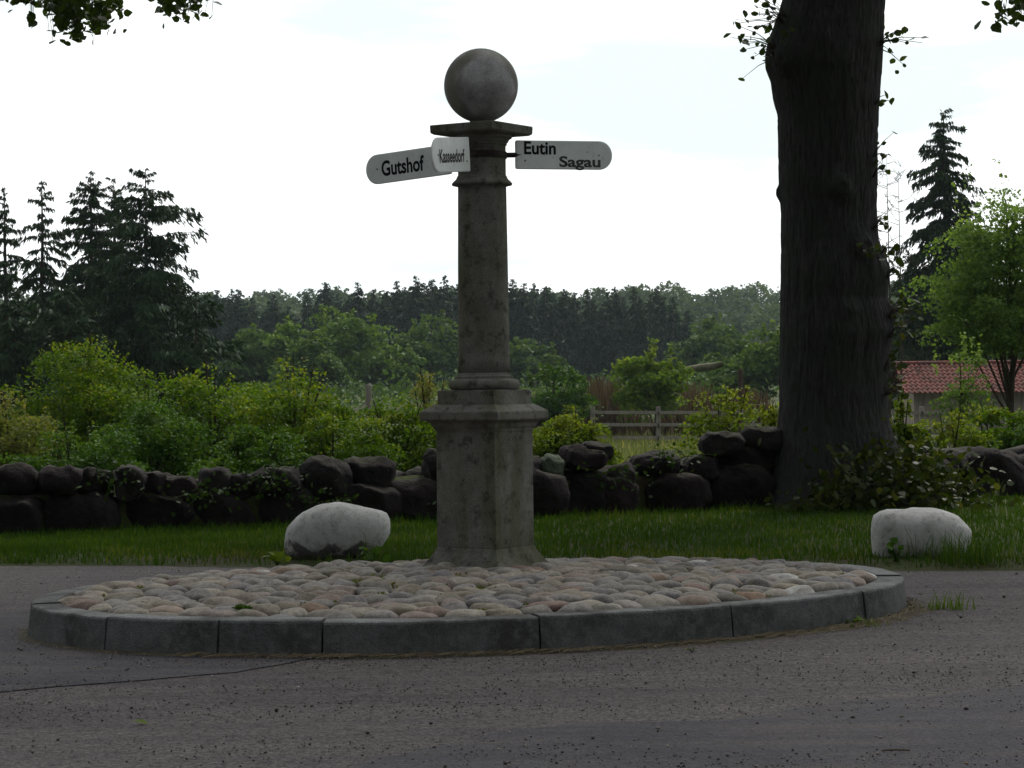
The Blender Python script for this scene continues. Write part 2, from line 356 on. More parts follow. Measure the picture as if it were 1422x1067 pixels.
# ------------------------------------------------------------------ ground
def edge_y(x): return 15.69 - 0.196 * x                  # far edge of the road
def wall_y(x): return 20.7 + (0.34 if x < 0 else 0.55) * x                     # line of the boulder wall
def sm(a, b, t):
    t = min(1, max(0, (t - a) / (b - a))); return t * t * (3 - 2 * t)
PROF = [(0, 0.03), (2.5, -0.12), (12, -0.45), (50, -1.2), (110, -1.2), (280, 0.0), (430, 3.0), (630, 14.0), (800, 17.0), (1500, 10.0)]
def gz(x, y):
    xe = max(-14, min(14, x))
    e = y - edge_y(xe)
    if e < 0: return -0.006 if y > -45 else -0.006
    b = y - wall_y(xe)
    z = 0.035 * sm(0.0, 0.35, e) + 0.02 * sm(0.3, 5.0, e) + 0.012 * mnoise.noise(Vector((x * 1.3, y * 1.3, 0))) * sm(0.1, 0.8, e)
    if b > 0:
        for (a0, z0), (a1, z1) in zip(PROF, PROF[1:]):
            if b <= a1 or a1 == 1500:
                tt = min(1.0, (b - a0) / (a1 - a0)); tt2 = tt * tt * (3 - 2 * tt)
                zz = z0 + (z1 - z0) * tt2; break
        z = zz + 0.025 * (1 - sm(0, 2.5, b))
        z += (0.05 * mnoise.noise(Vector((x * 0.3, y * 0.3, 3))) if b < 100 else 0) * sm(1, 6, b)
        if b > 380: z += 3.0 * mnoise.noise(Vector((x * 0.004, y * 0.004, 5))) * sm(380, 600, b)
    return z
xs = np.unique(np.concatenate([np.arange(-14, 14.01, 0.35), np.linspace(-60, -14, 16), np.linspace(14, 60, 16), np.linspace(-1400, -60, 22), np.linspace(60, 1400, 22)]))
ys = np.unique(np.concatenate([np.linspace(-1400, -40, 8), np.linspace(-40, 12, 8), np.arange(12, 34, 0.3), np.arange(34, 120, 4.0), np.linspace(120, 1480, 60)]))
V = np.array([(x, y, gz(x, y)) for y in ys for x in xs]); nx = len(xs)
ii, jj = np.meshgrid(np.arange(len(ys) - 1), np.arange(nx - 1), indexing='ij'); q = (ii * nx + jj).ravel()
tag(meshobj('ground', V, np.stack([q, q + 1, q + nx + 1, q + nx], 1), M['ground'], smooth=True), kind='structure')

# road: one sheet, far edge uneven
xe = np.arange(-70, 70.01, 0.25); far = [edge_y(max(-14, min(14, x))) + 0.07 * fbm((x * 1.4, 0, 0)) + 0.05 * fbm((x * 6, 2, 0)) for x in xe]
V = np.array([(x, yy, 0.0) for x, f in zip(xe, far) for yy in (-40.0, f)])
k = np.arange(len(xe) - 1) * 2
tag(meshobj('road', V, np.stack([k, k + 2, k + 3, k + 1], 1), M['road']), kind='structure')
def sheet(name, pts, z, mat, wob=0.05, kind='structure'):
    out_ = []
    n = len(pts)
    for i in range(n):
        a, b = pts[i], pts[(i + 1) % n]; L_ = math.hypot(b[0] - a[0], b[1] - a[1]); m_ = max(1, int(L_ / 0.12))
        for j in range(m_):
            tt = j / m_; x = a[0] + (b[0] - a[0]) * tt; y = a[1] + (b[1] - a[1]) * tt
            out_.append((x + wob * fbm((x * 2, y * 2, 1)), y + wob * fbm((x * 2, y * 2, 9)), z))
    bm = bmesh.new(); f = bm.faces.new([bm.verts.new(p) for p in out_]); bmesh.ops.triangulate(bm, faces=[f])
    me = bpy.data.meshes.new(name); bm.to_mesh(me); bm.free(); me.materials.append(mat)
    if me.polygons and me.polygons[0].normal.z < 0: me.flip_normals()
    o = bpy.data.objects.new(name, me); C.objects.link(o); tag(o, kind=kind); return o
def G(px, py, z=0.0):
    """point of the ground plane under a pixel"""
    u, v = px - W / 2, HOR - py
    x = u * cR + v * sR; zz = -u * sR + v * cR
    d = (CAMZ - z) * F / -zz
    return (x * d / F, d)
a0 = [G(-400, 985), G(0, 962), G(200, 945), G(330, 935), G(440, 914), G(470, 905), G(150, 870), G(30, 850), G(-60, 862), G(-420, 870)]
sheet('road_patch', a0, 0.004, M['road_smooth'], 0.03)
b0 = [G(330, 1120), G(500, 1062), G(700, 1018), G(850, 1005), G(1010, 1003), G(1100, 985), G(1422, 955), G(2000, 930), G(2300, 1200), G(1400, 1400), G(400, 1400)]
sheet('road_patch', b0, 0.004, M['road_smooth'], 0.05)

# ------------------------------------------------------------------ traffic island
IC = (-0.17, 12.5); IA, IB, IDL = 2.335, 1.82, math.radians(14)
def isl(t, off=0.0):
    x = IA * math.cos(t); y = IB * math.sin(t + IDL)
    if off:
        dx = -IA * math.sin(t); dy = IB * math.cos(t + IDL); l = math.hypot(dx, dy)
        x += off * dy / l; y -= off * dx / l
    return IC[0] + x, IC[1] + y
def tp(px, front=True):
    best, bt = 1e9, 0
    for i in range(2000):
        t = 2 * math.pi * i / 2000; x, y = isl(t)
        if (y < IC[1] + (x - IC[0]) * 0.2) != front: continue
        q_ = W / 2 + x / y * F
        if abs(q_ - px) < best: best, bt = abs(q_ - px), t
    return bt
island = tag(empty('traffic_island', (IC[0], IC[1], 0)), 'oval cobbled traffic island with a grey granite kerb round it', 'traffic island')
off0 = Vector((IC[0], IC[1], 0))
KERB_H, KW = 0.168, 0.15
jt = sorted([tp(p) for p in (145, 300, 443, 745, 1012, 1195)])
per = [isl(2 * math.pi * i / 720) for i in range(721)]
# remaining joints behind, about a metre apart
t_last, t_first = jt[-1], jt[0] + 2 * math.pi
nb = 9; jt = jt + [t_last + (t_first - t_last) * i / nb for i in range(1, nb)]
jt.sort(); KO = 0
def kerb_stone(t0, t1, idx):
    g = 0.005 / 2.1; t0 += g; t1 -= g; n = 12
    dz = 0.004 * math.sin(idx * 2.3); doff = 0.005 * math.sin(idx * 4.1)
    prof = [(0.022, -0.03), (0.008, KERB_H * 0.55), (0.0, KERB_H - 0.014), (-0.004, KERB_H - 0.005), (-0.013, KERB_H), (-KW + 0.008, KERB_H + 0.001), (-KW, KERB_H - 0.008), (-KW, -0.03)]
    V = []
    for i in range(n + 1):
        t = t0 + (t1 - t0) * i / n
        for o_, z in prof:
            x, y = isl(t, o_ + doff); wv = 0.003 * fbm((x * 6, y * 6, z * 9 + idx))
            V.append((x - off0.x + wv, y - off0.y + wv, z + (dz if z > 0 else 0) + wv * (1 if z > 0.1 else 0)))
    m_ = len(prof); Fs = [(i * m_ + k, i * m_ + (k + 1) % m_, (i + 1) * m_ + (k + 1) % m_, (i + 1) * m_ + k) for i in range(n) for k in range(m_)]
    Fs += [tuple(range(m_)), tuple(reversed([n * m_ + k for k in range(m_)]))]
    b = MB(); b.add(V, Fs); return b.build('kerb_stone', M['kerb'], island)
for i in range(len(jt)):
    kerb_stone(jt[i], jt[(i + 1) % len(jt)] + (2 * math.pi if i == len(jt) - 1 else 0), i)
def inz(x, y):
    """height of the mortar bed, gently domed"""
    dx, dy = (x - IC[0]) / 2.2, (y - IC[1]) / 1.7
    return 0.135 + 0.045 * max(0, 1 - (dx * dx + dy * dy))
b = MB(); rr = [0, 0.3, 0.6, 0.85, 1.0]; V = []; nn = 60
for r in rr:
    for i in range(nn):
        x, y = isl(2 * math.pi * i / nn, -KW - 0.002); x = IC[0] + (x - IC[0]) * r; y = IC[1] + (y - IC[1]) * r
        V.append((x - off0.x, y - off0.y, inz(x, y)))
Fs = [(i * nn + k, i * nn + (k + 1) % nn, (i + 1) * nn + (k + 1) % nn, (i + 1) * nn + k) for i in range(len(rr) - 1) for k in range(nn)]
b.add(V, Fs); b.build('mortar_bed', M['mortar'], island)
# cobbles: relaxed scatter inside the kerb
def inside(x, y, marg):
    dx, dy = x - IC[0], y - IC[1]
    a = dx / (IA - KW - marg); s_ = (dy / (IB - KW - marg) - a * math.sin(IDL)) / math.cos(IDL)
    return a * a + s_ * s_ < 1
PC = (P(675, 790, 13.4).x, 13.4)     # axis of the signpost
pts = []
tries = 0
while tries < 30000:
    tries += 1
    x = IC[0] + random.uniform(-2.3, 2.3); y = IC[1] + random.uniform(-1.8, 1.8)
    if not inside(x, y, 0.05): continue
    if math.hypot(x - PC[0], y - PC[1]) < 0.30: continue
    if all(((x - a_) / 1.22) ** 2 + ((y - b_)) ** 2 > 0.112 ** 2 for a_, b_ in pts): pts.append((x, y))
pts = np.array(pts)
for it in range(30):
    D = pts[:, None, :] - pts[None, :, :]; D[..., 0] /= 1.22
    dist = np.sqrt((D ** 2).sum(-1)) + np.eye(len(pts)) * 9
    push = np.clip(0.140 - dist, 0, 0.05)[..., None] * D / dist[..., None]
    new = pts + push.sum(1) * 0.25 * np.array([1.22, 1])
    for i in range(len(pts)):
        if inside(new[i, 0], new[i, 1], 0.05) and math.hypot(new[i, 0] - PC[0], new[i, 1] - PC[1]) > 0.32: pts[i] = new[i]
bmi = bmesh.new(); bmesh.ops.create_icosphere(bmi, subdivisions=3, radius=1); 
ICO_V = np.array([v.co[:] for v in bmi.verts]); ICO_F = np.array([[v.index for v in f.verts] for f in bmi.faces]); bmi.free()
D = pts[:, None, :] - pts[None, :, :]; D[..., 0] /= 1.22
dist = np.sort(np.sqrt((D ** 2).sum(-1)) + np.eye(len(pts)) * 9, 1)[:, :3].mean(1)
def cobble_geo(i):
    x, y = pts[i]; r = dist[i] * 0.55 * random.uniform(0.86, 1.15); el = random.uniform(0.95, 1.3)
    V = ICO_V.copy(); s_ = random.uniform(0, 99)
    nzv = np.array([mnoise.noise(Vector(v) * 1.1 + Vector((s_, 0, 0))) for v in V])
    V = np.sign(V) * np.abs(V) ** 0.9 * (1 + 0.26 * nzv)[:, None]
    a = random.gauss(0, 0.8); hgt = random.uniform(0.034, 0.050) * random.uniform(0.85, 1.2)
    V = V * np.array([r * 1.22 * el / 1.1, r / el * 1.12, hgt])
    c_, s2 = math.cos(a), math.sin(a)
    V = np.stack([V[:, 0] * c_ - V[:, 1] * s2, V[:, 0] * s2 + V[:, 1] * c_, V[:, 2] + V[:, 0] * random.uniform(-.08, .08)], 1)
    return V + np.array([x - off0.x, y - off0.y, inz(x, y) + 0.008])
order = np.argsort(pts[:, 1])
tintc = [min(1, max(0, random.choice([0.0, .1, .14, .25, .3, .38, .45, .5, .58, .66, .7, .78, .84, .9, .3, .45, .14, .72]) + random.uniform(-.05, .05))) for _ in pts]
for i in random.sample(range(len(pts)), 7): tintc[i] = 1.0
rest_v, rest_f, rest_t = [], [], []; off = 0
for rank, i in enumerate(order):
    V = cobble_geo(i)
    if rank < 100: meshobj('cobblestone', V, ICO_F, M['cobble'], island, np.full(len(ICO_F), tintc[i]), True)
    else:
        rest_v.append(V); rest_f.append(ICO_F + off); off += len(V); rest_t.append(np.full(len(ICO_F), tintc[i]))
o = meshobj('cobblestone_paving', np.concatenate(rest_v), np.concatenate(rest_f), M['cobble'], island, np.concatenate(rest_t), True); o['kind'] = 'stuff'
print('cobbles', len(pts))
ang = rng.uniform(0, 6.283, 900); rad_ = rng.random(900) ** 0.5; JX = IC[0] + 2.1 * rad_ * np.cos(ang); JY = IC[1] + 1.6 * rad_ * np.sin(ang)
kj = [i for i in range(900) if inside(JX[i], JY[i], 0.05) and mnoise.noise(Vector((JX[i] * 1.1, JY[i] * 1.1, 5))) > 0.05 and np.sort(np.hypot(pts[:, 0] - JX[i], pts[:, 1] - JY[i]))[1] - np.sort(np.hypot(pts[:, 0] - JX[i], pts[:, 1] - JY[i]))[0] < 0.02]
JQ = np.array([(JX[i] - off0.x + random.gauss(0, .012), JY[i] - off0.y + random.gauss(0, .012), inz(JX[i], JY[i]) + random.uniform(0.015, 0.045)) for i in kj for _ in range(7)])
MOSS = JQ
# dirt along the foot of the kerb
V = []; nn = 300
for i in range(nn):
    t = 2 * math.pi * i / nn; x0, y0 = isl(t, 0.0); w_ = 0.07 + 0.05 * fbm((x0 * 3, y0 * 3, 0)) + (0.05 * sm(1.2, 2.3, x0)); x1, y1 = isl(t, 0.02 + max(0.02, w_))
    V += [(x0, y0, 0.010), (x1, y1, 0.0008)]
k = np.arange(nn) * 2; k2 = (np.arange(nn) + 1) % nn * 2
tag(meshobj('dirt_strip', V, np.stack([k, k + 1, k2 + 1, k2], 1), M['dirt']), kind='structure')

# ------------------------------------------------------------------ signpost
post = tag(empty('signpost', (PC[0], PC[1], 0)), 'old stone column signpost with ball on top and three white direction boards', 'signpost')
RZ = math.radians(45 - 12) * -1 + math.radians(0)
RZ = -math.radians(90) + math.radians(12) - math.radians(45)      # one corner towards the viewer, 12 degrees to the right
b = MB(); b.square([(0.545, 0.12), (0.54, 0.195), (0.525, 0.215), (0.47, 0.255), (0.43, 0.29), (0.412, 0.315)], RZ, sub=3); b.build('plinth', M['post'], post, bevel=0.004)
b = MB(); b.square([(0.408, 0.313), (0.406, 0.985)], RZ, sub=4); b.build('pedestal', M['post'], post, bevel=0.006)
b = MB(); b.square([(0.414, 0.983), (0.416, 1.0), (0.435, 1.008), (0.45, 1.03), (0.475, 1.042), (0.535, 1.05), (0.542, 1.058), (0.542, 1.095), (0.536, 1.102), (0.42, 1.14)], RZ, sub=3)
b.build('cornice', M['post'], post, bevel=0.003)
b = MB(); b.square([(0.392, 1.138), (0.392, 1.218), (0.385, 1.224)], RZ, sub=3); b.build('base_block', M['post'], post, bevel=0.005)
b = MB(); pr = [(0.198, 1.223)] + [(0.178 + 0.03 * math.cos(a_), 1.254 + 0.031 * math.sin(a_)) for a_ in np.linspace(-1.4, 1.4, 12)] + [(0.170, 1.288), (0.170, 1.302), (0.160, 1.306), (0.155, 1.322)]
b.lathe(pr, 64); b.build('base_ring', M['post'], post, smooth=True).modifiers.new('es', 'EDGE_SPLIT').split_angle = math.radians(40)
b = MB(); pr = [(0.1495 - 0.009 * (i / 14.0) ** 1.3 + (0.004 if i == 0 else 0), 1.318 + 1.095 * i / 14) for i in range(15)]; b.lathe(pr, 64); b.build('shaft', M['post'], post, smooth=True)
b = MB(); b.lathe([(0.143, 2.405), (0.174, 2.412), (0.177, 2.420), (0.168, 2.432), (0.152, 2.446), (0.143, 2.466)], 64); b.build('collar', M['post'], post)
b = MB(); b.lathe([(0.1395, 2.462), (0.1395, 2.64), (0.146, 2.643), (0.147, 2.655), (0.152, 2.658), (0.162, 2.676), (0.176, 2.684), (0.178, 2.704)], 64); b.build('capital', M['post'], post)
b = MB(); b.square([(0.40, 2.702), (0.43, 2.712), (0.434, 2.752), (0.428, 2.758), (0.10, 2.766)], RZ, sub=3); b.build('cap_slab', M['post'], post, bevel=0.004)
b = MB(); b.lathe([(0.085, 2.762), (0.068, 2.775), (0.068, 2.80)], 32); b.build('ball_neck', M['post'], post)
b = MB(); b.lathe([(max(0.002, 0.2155 * math.cos(a_)), 2.992 + 0.2155 * math.sin(a_)) for a_ in np.linspace(-math.pi / 2, math.pi / 2, 33)], 64); o = b.build('ball', M['ball'], post, smooth=True)
b = MB(); b.lathe([(0.142, 2.565), (0.146, 2.567), (0.146, 2.603), (0.142, 2.605)], 64); b.build('iron_band', M['iron'], post)

def text_mesh(body, bold):
    cu = bpy.data.curves.new('lettering', 'FONT'); cu.body = body; cu.size = 1.0; cu.offset = bold; cu.extrude = 0.0; cu.resolution_u = 6
    to = bpy.data.objects.new('tmp', cu); C.objects.link(to)
    bpy.context.view_layer.update()
    me = bpy.data.meshes.new_from_object(to.evaluated_get(bpy.context.evaluated_depsgraph_get()))
    bpy.data.objects.remove(to); return me
def board(label, p0, ang, droop, length, height, texts, bar_from):
    """p0 = middle of the inner end (local to post), ang = heading of the tip, texts = (body, x from visible left, y centre, width, cap height, mat)"""
    u = Vector((math.cos(ang) * math.cos(droop), math.sin(ang) * math.cos(droop), -math.sin(droop)))
    h = Vector((math.cos(ang), math.sin(ang), 0)); n = Vector((h.y, -h.x, 0))
    if n.y > 0: n = -n
    up = Vector((h.x * math.sin(droop), h.y * math.sin(droop), math.cos(droop)))
    right = up.cross(n)
    flip = right.dot(u) < 0
    out_ = []; R = height / 2; rc = 0.012
    for k in range(4): a = math.pi + math.pi / 2 * k / 3; out_.append((rc + rc * math.cos(a), -R + rc + rc * math.sin(a)))
    rr_ = R * 0.92
    for k in range(17):
        a = -math.pi / 2 + math.pi * k / 16; out_.append((length - rr_ + rr_ * math.cos(a), R * math.sin(a)))
    for k in range(4): a = math.pi / 2 + math.pi / 2 * k / 3; out_.append((rc + rc * math.cos(a), R - rc + rc * math.sin(a)))
    m_ = len(out_); Vf = []; th = 0.010
    for s_, off_, bulge in ((1.0, 0.0, 0), (1.0, th, 0), (0.94, th + 0.003, 0)):
        for (x, y) in out_:
            xx = length / 2 + (x - length / 2) * (1 if s_ == 1 else 1 - 0.012 / length * 2); yy = y * s_
            Vf.append(p0 + u * xx + up * yy + n * off_)
    Fs = [tuple(i * m_ + k for k in range(m_)) for i in (0, 2)]
    for i in (0, 1): Fs += [(i * m_ + k, i * m_ + (k + 1) % m_, (i + 1) * m_ + (k + 1) % m_, (i + 1) * m_ + k) for k in range(m_)]
    b = MB(); b.add([tuple(v) for v in Vf], Fs); o = b.build('sign_board', M['enamel'], post); o['label'] = label
    me = o.data; bm = bmesh.new(); bm.from_mesh(me); bmesh.ops.recalc_face_normals(bm, faces=bm.faces); bm.to_mesh(me); bm.free()
    org = p0 + n * (th + 0.0042) + (u * length if flip else Vector((0, 0, 0)))
    for body, x, y, w_, cap, mt in texts:
        me = text_mesh(body, 0.027); co = np.array([v.co[:] for v in me.vertices]); 
        mn, mxx = co.min(0), co.max(0); sx_ = w_ / (mxx[0] - mn[0]); sy_ = cap / 0.73
        for v in me.vertices:
            lx = x + (v.co.x - mn[0]) * sx_; ly = y + (v.co.y - 0.365) * sy_
            v.co = org + right * lx + up * ly
        me.materials.append(mt); lo = bpy.data.objects.new('lettering', me); C.objects.link(lo); lo.parent = o
    # rust spots / screw heads
    for fx in (0.10, 0.86):
        b = MB()
        c_ = p0 + u * (length * fx) + up * (-0.2 * height * (1 if fx < .5 else 0)) + n * (th + 0.0045)
        b.tube([c_ - n * 0.002, c_ + n * 0.002], 0.0045, 10); b.build('screw', M['rust'], o)
    b = MB(); e_ = p0 + u * 0.03
    b.tube([bar_from, bar_from + (e_ - bar_from) * 0.5 + Vector((0, 0, 0)), e_ + u * 0.06 - n * 0.004], [0.015, 0.015, 0.012], 8); b.build('bracket', M['iron'], post)
def LP(px, py, d): return P(px, py, d) - Vector((PC[0], PC[1], 0))
zb = 2.586
board('white board to the right reading Eutin and Sagau in black', LP(715, 215.2, 13.42), math.radians(12), math.radians(0.0), 0.582, 0.168,
      [('Eutin', 0.052, 0.043, 0.190, 0.076, M['black']), ('Sagau', 0.262, -0.036, 0.248, 0.062, M['faded'])], Vector((0.13, 0.0, zb)))
board('white board pointing left reading Gutshof in black', LP(627, 221, 13.40), math.radians(180 - 32), math.radians(3.4), 0.605, 0.176,
      [('Gutshof', 0.116, 0.002, 0.305, 0.090, M['black'])], Vector((-0.13, 0.02, zb)))
board('white foreshortened board in front of the column reading Kasseedorf', LP(650, 214.5, 13.16), math.radians(180 + 66.5), math.radians(5.6), 0.50, 0.196,
      [('Kasseedorf', 0.085, -0.004, 0.335, 0.074, M['faded'])], Vector((-0.04, -0.12, zb)))

# ------------------------------------------------------------------ boulders
def rock(name, outline, d, depth, mat, seed, amp=0.05, tint=None, parent=None, origin=None, lv=4, pw=0.75, facets=0):
    outline = [(a[0] + (b_[0] - a[0]) * k_ / 8, a[1] + (b_[1] - a[1]) * k_ / 8) for a, b_ in zip(outline, outline[1:] + outline[:1]) for k_ in range(8)]
    pts_ = [P(x, y, d) for x, y in outline]
    cx = (max(p.x for p in pts_) + min(p.x for p in pts_)) / 2; cz = (max(p.z for p in pts_) + min(p.z for p in pts_)) / 2
    ang = [math.atan2(p.z - cz, p.x - cx) for p in pts_]; rad = [math.hypot(p.z - cz, p.x - cx) for p in pts_]
    od = sorted(zip(ang, rad)); A = np.array([a for a, _ in od]); R = np.array([r for _, r in od])
    A = np.concatenate([A - 2 * math.pi, A, A + 2 * math.pi]); R = np.concatenate([R, R, R])
    bm = bmesh.new(); bmesh.ops.create_icosphere(bm, subdivisions=lv, radius=1)
    V = np.array([v.co[:] for v in bm.verts]); Fc = np.array([[v.index for v in f.verts] for f in bm.faces]); bm.free()
    if facets:
        rf_ = np.random.default_rng(int(seed * 10))
        for _ in range(facets):
            nf = rf_.normal(size=3); nf[1] *= 1.3; nf /= np.linalg.norm(nf); hf = rf_.uniform(0.70, 0.90)
            V -= np.maximum(0, V @ nf - hf)[:, None] * nf
    a = np.arctan2(V[:, 2], V[:, 0]); rho = np.hypot(V[:, 0], V[:, 2]) ** pw
    ri = np.interp(a, A, R)
    X = np.cos(a) * ri * rho; Z = np.sin(a) * ri * rho; Y = np.sign(V[:, 1]) * np.abs(V[:, 1]) ** 0.8 * depth / 2
    nzv = np.array([fbm((x * 3 + seed, y * 3, z * 3)) + 0.35 * fbm((x * 11 + seed, y * 11, z * 11)) for x, y, z in zip(X, Y, Z)]) * amp
    X += V[:, 0] * nzv; Y += V[:, 1] * nzv; Z += V[:, 2] * nzv
    o_ = origin or Vector((cx, d, cz))
    Vv = np.stack([X + cx - o_.x, Y + d - o_.y, Z + cz - o_.z], 1)
    o = meshobj(name, Vv, Fc, mat, parent, np.full(len(Fc), 0.5 if tint is None else tint), True)
    if parent is None: o.location = o_
    return o
o = rock('boulder', [(396, 745), (400, 730), (418, 712), (442, 700), (472, 698), (505, 706), (535, 712), (543, 725), (541, 745), (525, 765), (505, 775), (460, 784), (425, 786), (402, 778), (395, 762)], 16.45, 0.5, M['rock_a'], 31, 0.012, pw=0.8, facets=0)
tag(o, 'whitewashed boulder with bare grey underside left of the stone column', 'boulder', 'white boulders at the road edge')
o = rock('boulder', [(1210, 735), (1213, 717), (1226, 709), (1268, 705), (1300, 707), (1328, 717), (1345, 733), (1349, 750), (1338, 770), (1300, 784), (1250, 785), (1215, 782), (1211, 760)], 16.0, 0.5, M['rock_b'], 11, 0.014, pw=0.7, facets=0)
tag(o, 'white flat-topped boulder in the grass at the right, below the big tree', 'boulder', 'white boulders at the road edge')

# ------------------------------------------------------------------ boulder wall
wall = tag(empty('boulder_wall', (0, 21.3, 0)), 'low dark wall of piled field boulders running behind the grass verge', 'stone wall')
WO = Vector((0, 21.3, 0))
def wd(px):
    k = (px - W / 2) / F; return 20.7 / (1 - (0.34 if k < 0 else 0.55) * k)      # distance at which the ray meets the wall line
stones = [(-70, -18, 640, 700), (-25, 62, 643, 692), (58, 112, 648, 688), (104, 145, 653, 690), (138, 170, 650, 676), (160, 202, 644, 700), (192, 232, 653, 690), (198, 280, 660, 700), (274, 322, 652, 700),
          (316, 356, 655, 690), (345, 422, 651, 694), (414, 484, 638, 700), (476, 548, 636, 700), (534, 640, 665, 728), (586, 642, 622, 672), (640, 700, 628, 690), (690, 750, 632, 690), (748, 785, 632, 664),
          (780, 848, 621, 658), (812, 855, 614, 640), (752, 846, 652, 716), (838, 880, 645, 712), (870, 940, 627, 662), (922, 956, 643, 664), (872, 984, 658, 712), (950, 998, 632, 676), (969, 1030, 599, 634),
          (985, 1068, 619, 704), (1026, 1092, 590, 632), (1052, 1130, 614, 700), (1120, 1200, 622, 690), (1190, 1260, 620, 680), (1255, 1300, 628, 680), (1286, 1326, 622, 656), (1318, 1350, 634, 690), (1340, 1420, 623, 668), (1404, 1460, 627, 672), (1450, 1510, 620, 680)]
si = 0
def wstone(x0, x1, y0, y1, dd=0.0):
    global si
    si += 1; random.seed(si * 17)
    cx, cy = (x0 + x1) / 2, (y0 + y1) / 2; rx, ry = (x1 - x0) / 2 * 1.12, (y1 - y0) / 2 * 1.08; pol = []
    n_ = 9; ph = random.uniform(0, 1); pw_ = random.uniform(0.5, 0.85)
    for k_ in range(n_):
        a = 2 * math.pi * (k_ + ph) / n_; r_ = random.uniform(0.90, 1.08)
        pol.append((cx + rx * math.copysign(abs(math.cos(a)) ** pw_, math.cos(a)) * r_, cy + ry * math.copysign(abs(math.sin(a)) ** pw_, math.sin(a)) * r_))
    d = wd(cx) + dd
    rock('wall_stone', pol, d, max(0.45, (x1 - x0) / ppm(d) * 0.8), M['wallstone'], si * 7.3, 0.05, min(1, random.choice([0.1, 0.3, 0.5, 0.6, 0.8]) if si != 18 else 1.0), wall, WO, lv=4, pw=0.62, facets=16)
for s_ in stones: wstone(*s_, dd=random.uniform(-0.08, 0.08))
for x_ in list(range(-560, -70, 82)) + list(range(1505, 1900, 82)):
    random.seed(x_ + 31); wstone(x_, x_ + 86, 640 - (x_ - 711) * 0.01047 + random.uniform(-6, 6), 700 - (x_ - 711) * 0.01047)
x = -560
while x < 1900:
    random.seed(int(x) + 5000); w_ = random.uniform(70, 115)
    hy = 536 - (x + w_ / 2 - W / 2) * 0.0105
    d_ = wd(x + w_ / 2); gy = HOR - (x + w_ / 2 - 711) * 0.01047 + 1.22 * F / d_
    wstone(x, x + w_ + 10, gy - random.uniform(50, 66), gy + 14, dd=random.uniform(-0.12, 0.05)); x += w_
b = MB(); V = []; n_ = 60
for i in range(n_ + 1):
    x_ = -7.4 + 17 * i / n_; y_ = wall_y(x_)
    for dy_, z_ in ((-0.12, -0.05), (-0.10, 0.36), (0.1, 0.44 + 0.05 * mnoise.noise(Vector((x_ * 2, 0, 0)))), (0.55, 0.42), (0.6, -0.05)): V.append((x_, y_ + dy_ - WO.y, z_))
b.add(V, [(i * 5 + k_, i * 5 + k_ + 1, (i + 1) * 5 + k_ + 1, (i + 1) * 5 + k_) for i in range(n_) for k_ in range(4)]); b.build('earth_fill', M['ground'], wall)
for x_ in range(-60, 1480, 120):      # backing course
    random.seed(x_ + 777); d_ = wd(x_) + 0.5; gy = HOR - (x_ - 711) * 0.01047 + 1.22 * F / d_
    wstone(x_, x_ + 138, gy - random.uniform(64, 72), gy + 4, dd=0.5)
random.seed(99)

# ------------------------------------------------------------------ leaves and plants
def leaf_geo(Pc, size, up=0.4, hexa=False, dirv=None, rg=rng):
    n = len(Pc); sz = size * rg.uniform(0.6, 1.25, n) if np.isscalar(size) else size
    nr = rg.normal(size=(n, 3)); nr[:, 2] += up * 2; nr /= np.linalg.norm(nr, axis=1)[:, None]
    tn = rg.normal(size=(n, 3)) if dirv is None else dirv + rg.normal(size=(n, 3)) * 0.35
    tn -= (tn * nr).sum(1)[:, None] * nr; tn /= np.linalg.norm(tn, axis=1)[:, None] + 1e-9
    bn = np.cross(nr, tn)
    if hexa: S = [(-.48, 0, 0), (-.34, .30, .03), (.02, .42, .07), (.32, .22, .03), (.56, 0, -.05), (.32, -.22, .03), (.02, -.42, .07), (-.34, -.30, .03)]
    else: S = [(-.5, 0, 0), (0, .36, .08), (.55, 0, 0), (0, -.36, .08)]
    V = np.stack([Pc + sz[:, None] * (a * tn + b_ * bn + c_ * nr) for a, b_, c_ in S], 1)
    k_ = len(S); Fc = np.arange(n * k_).reshape(n, k_)
    return V.reshape(-1, 3), Fc
def leaves_obj(name, Pc, size, mat, parent, up=0.4, hexa=False, dirv=None, tint=None, loc=None):
    V, Fc = leaf_geo(np.asarray(Pc), size, up, hexa, dirv)
    tt = rng.beta(2, 2.6, len(Fc)) if tint is None else np.clip(tint, 0, 1)
    return meshobj(name, V, Fc, mat, parent, tt)
